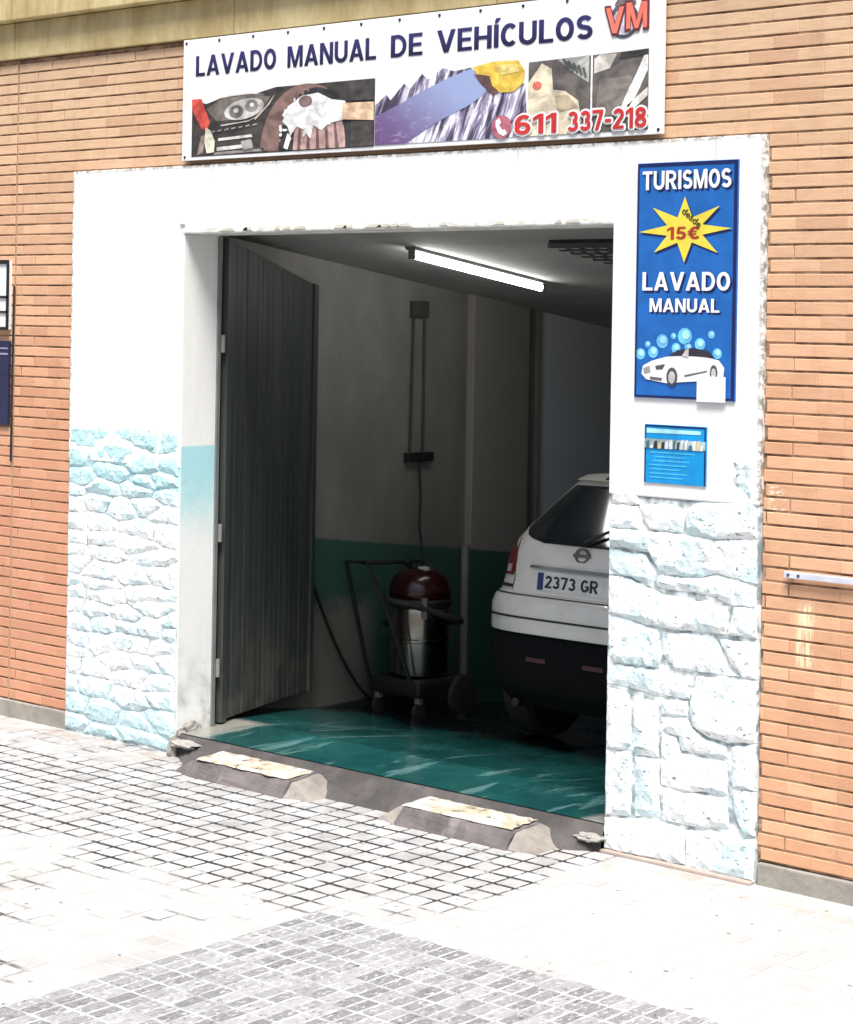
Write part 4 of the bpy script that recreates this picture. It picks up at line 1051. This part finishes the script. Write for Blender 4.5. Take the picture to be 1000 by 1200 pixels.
shape([(1.76, 3.50), (1.80, 3.58), (1.90, 3.63), (2.02, 3.64), (2.12, 3.60), (2.22, 3.585), (2.22, 3.49), (2.10, 3.475), (2.05, 3.44), (1.99, 3.47), (1.97, 3.40), (1.92, 3.45), (1.87, 3.47), (1.82, 3.42), (1.80, 3.47)], (0.80, 0.79, 0.76), L5, bn)  # suds
shape([(1.77, 3.36), (1.80, 3.44), (1.83, 3.41), (1.80, 3.35)], (0.75, 0.72, 0.70), L5, bn)
shape(ell(1.93, 3.60, 0.05, 0.03), (0.18, 0.12, 0.11), L6, bn)
shape([(2.20, 3.575), (2.42, 3.57), (2.42, 3.475), (2.20, 3.49)], (0.72, 0.50, 0.33), L6, bn)     # forearm
shape([(2.26, 3.345), (2.42, 3.345), (2.42, 3.47), (2.26, 3.48)], (0.065, 0.055, 0.05), L4, bn)
shape([(2.24, 3.68), (2.42, 3.688), (2.42, 3.58), (2.26, 3.585)], (0.055, 0.048, 0.044), L4, bn)
# middle photograph: blue bonnet under foam, yellow sponge
foam_m, bonnet_m = print_foam(), print_bonnet()
def pshape(pts, mat, y): m = MB(); m.poly(pts, y); return wbuild(m, 'print', mat, bn)
pshape([(2.425, 3.345), (2.425, 3.55), (2.50, 3.60), (2.53, 3.57), (2.62, 3.65), (2.66, 3.62), (2.74, 3.69), (2.78, 3.66), (2.88, 3.71), (2.95, 3.69), (3.06, 3.70), (3.14, 3.60), (3.40, 3.60), (3.42, 3.345)], foam_m, L1)
pshape([(2.425, 3.345), (2.425, 3.49), (2.56, 3.535), (2.75, 3.605), (2.92, 3.66), (3.06, 3.695), (3.12, 3.66), (3.17, 3.60), (3.14, 3.56), (3.05, 3.515), (2.85, 3.445), (2.72, 3.385), (2.64, 3.345)], bonnet_m, L2)
shape([(3.07, 3.70), (3.20, 3.72), (3.36, 3.715), (3.40, 3.66), (3.385, 3.60), (3.33, 3.565), (3.25, 3.565), (3.20, 3.60), (3.18, 3.65), (3.10, 3.665)], (0.72, 0.48, 0.07), L4, bn)   # sponge
shape([(3.22, 3.70), (3.35, 3.70), (3.37, 3.66), (3.25, 3.65)], (0.80, 0.62, 0.20), L5, bn)
shape([(3.08, 3.665), (3.18, 3.65), (3.20, 3.60), (3.24, 3.565), (3.20, 3.555), (3.12, 3.62)], (0.13, 0.07, 0.06), L3, bn)
# right photograph: upholstery cleaning, window wiping
shape([(3.42, 3.345), (4.118, 3.345), (4.118, 3.715), (3.42, 3.70)], (0.12, 0.105, 0.095), L1, bn, var=0.3)
shape([(3.42, 3.345), (3.42, 3.60), (3.50, 3.69), (3.56, 3.66), (3.57, 3.56), (3.64, 3.55), (3.72, 3.50), (3.74, 3.40), (3.70, 3.345)], (0.66, 0.58, 0.42), L2, bn)
shape([(3.58, 3.53), (3.66, 3.53), (3.72, 3.47), (3.60, 3.45)], (0.40, 0.33, 0.22), L3, bn)
shape(ell(3.475, 3.585, 0.028, 0.02), (0.55, 0.12, 0.08), L3, bn)
shape([(3.60, 3.70), (3.78, 3.71), (3.78, 3.58), (3.68, 3.64)], (0.42, 0.43, 0.40), L2, bn, var=0.5)
for q in range(5): shape([(3.62 + q*.03, 3.70 - q*.012), (3.635 + q*.03, 3.705 - q*.012), (3.675 + q*.024, 3.655 - q*.012), (3.66 + q*.024, 3.65 - q*.012)], (0.10, 0.11, 0.10), L3, bn)
shape([(3.793, 3.345), (3.803, 3.345), (3.803, 3.71), (3.793, 3.71)], (0.8, 0.8, 0.8), L4, bn)
shape([(3.81, 3.62), (3.90, 3.64), (3.94, 3.705), (3.85, 3.71), (3.81, 3.69)], (0.55, 0.52, 0.46), L2, bn)
shape([(3.82, 3.42), (3.98, 3.42), (4.04, 3.55), (4.02, 3.60), (3.84, 3.59)], (0.20, 0.175, 0.155), L2, bn)
shape([(3.96, 3.44), (4.00, 3.52), (4.06, 3.62), (4.10, 3.70), (4.116, 3.70), (4.116, 3.62), (4.05, 3.50), (4.00, 3.44)], (0.74, 0.72, 0.67), L3, bn)
shape([(4.00, 3.46), (4.116, 3.54), (4.116, 3.50), (4.02, 3.43)], (0.70, 0.68, 0.62), L3, bn)
shape([(3.95, 3.68), (4.118, 3.69), (4.118, 3.716), (3.97, 3.71)], (0.04, 0.036, 0.03), L4, bn)
# phone number with white outline
redink = plain((0.52, 0.03, 0.03), 0.45, 0, 0.15); whiteink = plain((0.8, 0.8, 0.79), 0.45, 0, 0.03)
for s, a, b in (('611', 3.346, 3.600), ('337-218', 3.665, 4.117)):
    text(s, a, b, 3.354, 3.449, L6 - 0.0004, whiteink, bn, 'letter_outline', outline=0.010)
    text(s, a, b, 3.354, 3.449, L6 - 0.0040, redink, bn)
shape(ell(3.262, 3.398, 0.062, 0.056), (0.36, 0.10, 0.14), L6 - 0.0006, bn)
shape([(3.228, 3.43), (3.25, 3.44), (3.262, 3.418), (3.25, 3.408), (3.268, 3.382), (3.284, 3.384), (3.298, 3.366), (3.278, 3.352), (3.248, 3.366), (3.226, 3.40)], (0.8, 0.78, 0.78), L6 - 0.0018, bn)
# VM emblem: red block letters over a dark round mark
shape(ell(3.975, 3.855, 0.085, 0.082), (0.09, 0.085, 0.11), L1, bn); shape(ell(3.975, 3.85, 0.066, 0.062), (0.55, 0.53, 0.58), L2, bn)
shape([(3.92, 3.93), (3.95, 3.975), (3.985, 3.955), (4.03, 3.978), (4.045, 3.93), (3.99, 3.915)], (0.16, 0.13, 0.13), L2, bn)
text('V', 3.868, 3.985, 3.792, 3.926, L3, plain((0.12, 0.03, 0.04), 0.45), bn, 'letter_outline', outline=0.005)
text('V', 3.874, 3.979, 3.800, 3.921, L5, plain((0.74, 0.17, 0.12), 0.45), bn)
text('M', 3.985, 4.114, 3.806, 3.940, L3, plain((0.12, 0.03, 0.04), 0.45), bn, 'letter_outline', outline=0.005)
text('M', 3.991, 4.108, 3.814, 3.935, L5, plain((0.74, 0.17, 0.12), 0.45), bn)
for i in range(13):
    x = bx0 + 0.025 + (bx1 - bx0 - 0.05) * i / 12
    for z in ((bz0 + 0.02, bz1 - 0.02) if i in (0, 12) else (bz1 - 0.02,)):
        wbuild(MB().lathe([(0.005, -0.018), (0.0075, -0.0175), (0.0085, -0.0145)], (x, 0, z), 12, 'y'), 'grommet', plain((0.05, 0.05, 0.06), 0.4, 0.5), bn)

# ================================================================== BLUE PRICE POSTER
px0, px1, pz0, pz1 = 4.062, 4.604, 2.115, 3.190
bp = thing('price_sign', (4.33, -0.004, 2.1), 'tall blue sign offering TURISMOS LAVADO MANUAL with yellow star on right pier', 'sign')
wbuild(MB().box(px0, px1, -0.010, 0.003, pz0, pz1), 'panel', plain((0.012, 0.115, 0.40), 0.4, 0, 0.12), bp, bevel=0.002)
Y1 = -0.0115
navy = plain((0.006, 0.012, 0.085), 0.45)
fr_ = MB()
for a, b, c, d in ((px0+.002, px1-.002, pz1-.018, pz1-.002), (px0+.002, px1-.002, pz0+.002, pz0+.012), (px0+.002, px0+.012, pz0+.012, pz1-.018), (px1-.020, px1-.002, pz0+.012, pz1-.018)): fr_.poly([(a,c),(b,c),(b,d),(a,d)], Y1)
wbuild(fr_, 'border', navy, bp)
def shadow_text(s, a, b, c, d, y, mat, dx=0.010):
    text(s, a + dx, b + dx, c - dx, d - dx, y, navy, bp, 'letter_shadow'); text(s, a, b, c, d, y - 0.0012, mat, bp)
ww = plain((0.78, 0.78, 0.78), 0.45, 0, 0.04)
shadow_text('TURISMOS', 4.092, 4.570, 3.066, 3.152, Y1, ww)
shadow_text('LAVADO', 4.100, 4.572, 2.606, 2.690, Y1, ww)
shadow_text('MANUAL', 4.142, 4.518, 2.508, 2.570, Y1, ww, 0.008)
def star(cx_, cz_, k_=1.0, dx=0, dz=0):
    tips = [(0, .152), (.185, .105), (.25, .004), (.178, -.105), (0, -.148), (-.165, -.10), (-.25, -.006), (-.175, .105)]
    pts = []
    for i, (a, b) in enumerate(tips):
        pts.append((cx_ + a * k_ + dx, cz_ + b * k_ + dz)); a2, b2 = tips[(i+1) % 8]
        m = ((a + a2) / 2, (b + b2) / 2); ll = math.hypot(m[0] / .25, m[1] / .15); kk = 0.50 / max(ll, 0.1) * 0.82
        pts.append((cx_ + m[0] * kk * k_ + dx, cz_ + m[1] * kk * k_ + dz))
    return pts
shape(star(4.326, 2.880, 1.0, 0.008, -0.010), (0.006, 0.012, 0.085), Y1, bp)
shape(star(4.326, 2.880), (0.70, 0.58, 0.06), Y1 - 0.0012, bp, var=0.1)
text('15€', 4.232, 4.412, 2.838, 2.895, Y1 - 0.0026, plain((0.36, 0.03, 0.02), 0.45), bp)
def small_text(s_, w_, h_, y, mat, parent):      # tiny hand-size caption, built-in font
    cu = bpy.data.curves.new('t', 'FONT'); cu.body = s_; cu.offset = 0.02; ob = bpy.data.objects.new('t', cu); COL.objects.link(ob)
    dg = bpy.context.evaluated_depsgraph_get(); dg.update()
    me = bpy.data.meshes.new_from_object(ob.evaluated_get(dg)); bpy.data.objects.remove(ob)
    xs_ = [v.co.x for v in me.vertices]; ys_ = [v.co.y for v in me.vertices]
    for v in me.vertices: v.co = ((v.co.x - min(xs_)) / (max(xs_) - min(xs_)) * w_ - w_ / 2, y, (v.co.y - min(ys_)) / (max(ys_) - min(ys_)) * h_ - h_ / 2)
    me.materials.clear(); return link('caption', me, mat, parent)
o = small_text('desde', 0.12, 0.032, Y1 - 0.0026, plain((0.05, 0.04, 0.015), 0.45), bp)
tag(o, kind='stuff')
o.location = Vector((4.365, 0, 2.935)) - Vector(bp.location); o.rotation_euler = (0, R(38), 0)
bub = plain((0.16, 0.52, 0.80), 0.4)
for bx_, bz_, br in ((4.095, 2.315, .026), (4.135, 2.36, .015), (4.165, 2.325, .027), (4.215, 2.375, .032), (4.275, 2.40, .015), (4.337, 2.40, .038), (4.355, 2.35, .02), (4.418, 2.365, .028), (4.478, 2.41, .018), (4.51, 2.325, .024), (4.29, 2.345, .024)):
    shape(ell(bx_, bz_, br, br, 20), (0.13, 0.46, 0.75), Y1, bp); shape(ell(bx_ + br*.15, bz_ + br*.2, br*.55, br*.55, 16), (0.35, 0.70, 0.88), Y1 - 0.0012, bp)
Y2, Y3, Y4 = Y1 - 0.0024, Y1 - 0.0036, Y1 - 0.0048
shape([(4.104, 2.225), (4.112, 2.262), (4.16, 2.285), (4.24, 2.305), (4.33, 2.312), (4.45, 2.308), (4.52, 2.296), (4.55, 2.262), (4.545, 2.215), (4.50, 2.205), (4.36, 2.195), (4.24, 2.185), (4.13, 2.20)], (0.74, 0.73, 0.72), Y2, bp, var=0.06)
shape([(4.25, 2.31), (4.30, 2.335), (4.38, 2.348), (4.46, 2.338), (4.50, 2.305), (4.40, 2.312)], (0.03, 0.025, 0.04), Y3, bp)
shape([(4.325, 2.31), (4.345, 2.34), (4.362, 2.342), (4.36, 2.305)], (0.5, 0.48, 0.48), Y4, bp)
shape([(4.115, 2.25), (4.15, 2.262), (4.155, 2.232), (4.12, 2.225)], (0.25, 0.24, 0.24), Y3, bp); shape([(4.18, 2.262), (4.235, 2.272), (4.22, 2.248), (4.185, 2.245)], (0.06, 0.06, 0.06), Y3, bp)
shape([(4.15, 2.213), (4.22, 2.208), (4.215, 2.195), (4.155, 2.20)], (0.10, 0.10, 0.11), Y3, bp)
for wx, wz, wr_, wz2 in ((4.272, 2.215, .030, .042), (4.495, 2.238, .020, .036)):
    shape(ell(wx, wz, wr_, wz2), (0.08, 0.075, 0.08), Y3, bp); shape(ell(wx, wz - .003, wr_*.62, wz2*.66), (0.5, 0.5, 0.5), Y4, bp)
shape([(4.34, 2.225), (4.46, 2.248), (4.46, 2.242), (4.34, 2.216)], (0.12, 0.11, 0.11), Y3, bp)
st = MB(); st.box(4.410, 4.560, -0.0195, -0.0175, 2.108, 2.222)
sk = wbuild(st, 'sticker', M['white'], bp)
# ================================================================== SMALL NOTICE
nx0, nx1, nz0, nz1 = 4.1235, 4.4586, 1.728, 1.995
nb_ = thing('notice', (4.29, -0.004, 1.73), 'small cyan notice with a photo strip below the tall blue sign', 'sign')
wbuild(MB().box(nx0, nx1, -0.008, 0.003, nz0, nz1), 'panel', plain((0.004, 0.26, 0.60), 0.4, 0, 0.15), nb_, bevel=0.002)
Q1, Q2 = -0.0095, -0.0107
fr_ = MB()
for a, b, c, d in ((nx0+.002, nx1-.002, nz1-.010, nz1-.002), (nx0+.002, nx0+.009, nz0+.002, nz1-.010), (nx1-.010, nx1-.002, nz0+.002, nz1-.010)): fr_.poly([(a,c),(b,c),(b,d),(a,d)], Q1)
wbuild(fr_, 'border', navy, nb_)
shape([(nx0+.012, 1.955), (nx1-.03, 1.958), (nx1-.03, 1.974), (nx0+.012, 1.976)], (0.35, 0.68, 0.75), Q1, nb_)
shape([(nx0+.002, 1.888), (nx1-.003, 1.888), (nx1-.003, 1.928), (nx0+.002, 1.93)], (0.28, 0.36, 0.36), Q2, nb_, var=0.5)
r5 = random.Random(5)
for i in range(15):
    x = nx0 + 0.01 + 0.021 * i; hgt = r5.uniform(0.015, 0.05)
    shape([(x, 1.886), (x + r5.uniform(.01, .024), 1.886), (x + .018, 1.886 + hgt), (x + .003, 1.886 + hgt * .8)], r5.choice([(0.02, 0.03, 0.03), (0.6, 0.62, 0.66), (0.15, 0.2, 0.18), (0.5, 0.45, 0.25), (0.05, 0.12, 0.18)]), Q2 - 0.0012, nb_)
for i in range(7):
    z = 1.865 - i * 0.019; l = r5.uniform(.12, .25); a = nx0 + 0.02 + r5.uniform(0, .05)
    shape([(a, z), (a + l, z), (a + l, z + 0.006), (a, z + 0.006)], (0.06, 0.42, 0.70), Q1, nb_)
# ================================================================== LEFT EDGE SIGNS
ls = thing('framed_sign', (-0.78, BY, 2.36), 'white shop sign in a dark frame at the left edge, above a navy poster', 'sign')
wbuild(MB().box(-0.98, -0.600, 0.006, BY - 0.001, 2.355, 2.775), 'panel', M['white'], ls)
for a, b, c, d in ((-.98, -.598, 2.755, 2.78), (-.98, -.598, 2.35, 2.37), (-.98, -.598, 2.545, 2.56), (-.98, -.598, 2.455, 2.468), (-.614, -.596, 2.37, 2.755)):
    wbuild(MB().box(a, b, -0.004, 0.005, c, d), 'frame_bar', M['black'], ls)
lp = thing('poster', (-0.78, BY, 1.77), 'dark navy poster at the left edge under the framed white sign', 'poster')
wbuild(MB().box(-0.98, -0.596, 0.010, BY - 0.001, 1.77, 2.285), 'panel', plain((0.02, 0.022, 0.06), 0.4), lp)
wbuild(MB().box(-0.98, -0.605, 0.008, 0.0098, 2.20, 2.21), 'stripe', plain((0.3, 0.3, 0.4), 0.4), lp); wbuild(MB().box(-0.98, -0.605, 0.008, 0.0098, 2.235, 2.243), 'stripe', plain((0.3, 0.3, 0.4), 0.4), lp)
tag(MB().tube([(-0.575, 0.022, 1.55), (-0.572, 0.020, 2.1), (-0.566, 0.02, 2.62)], 0.006, 8).build('wall_cable', M['black'], smooth=True), 'thin black cable along the vertical wall joint beside the left signs', 'cable')
# ================================================================== WALL BAR (right)
wb = thing('wall_bar', (5.03, BY, 1.375), 'short white metal bar fixed across the orange bricks', 'bar')
wbuild(MB().box(4.862, 5.30, -0.002, 0.016, 1.358, 1.387), 'rail', plain((0.62, 0.63, 0.70), 0.35, 0.2), wb, bevel=0.004)
for x in (4.89, 5.26): wbuild(MB().box(x - .012, x + .012, 0.0165, 0.032, 1.362, 1.383), 'bracket', plain((0.08, 0.08, 0.1), 0.5), wb)
for x in (4.885, 4.935): wbuild(MB().lathe([(0.006, -0.006), (0.008, -0.0025)], (x, 0, 1.373), 10, 'y'), 'screw', plain((0.06, 0.06, 0.12), 0.4), wb)
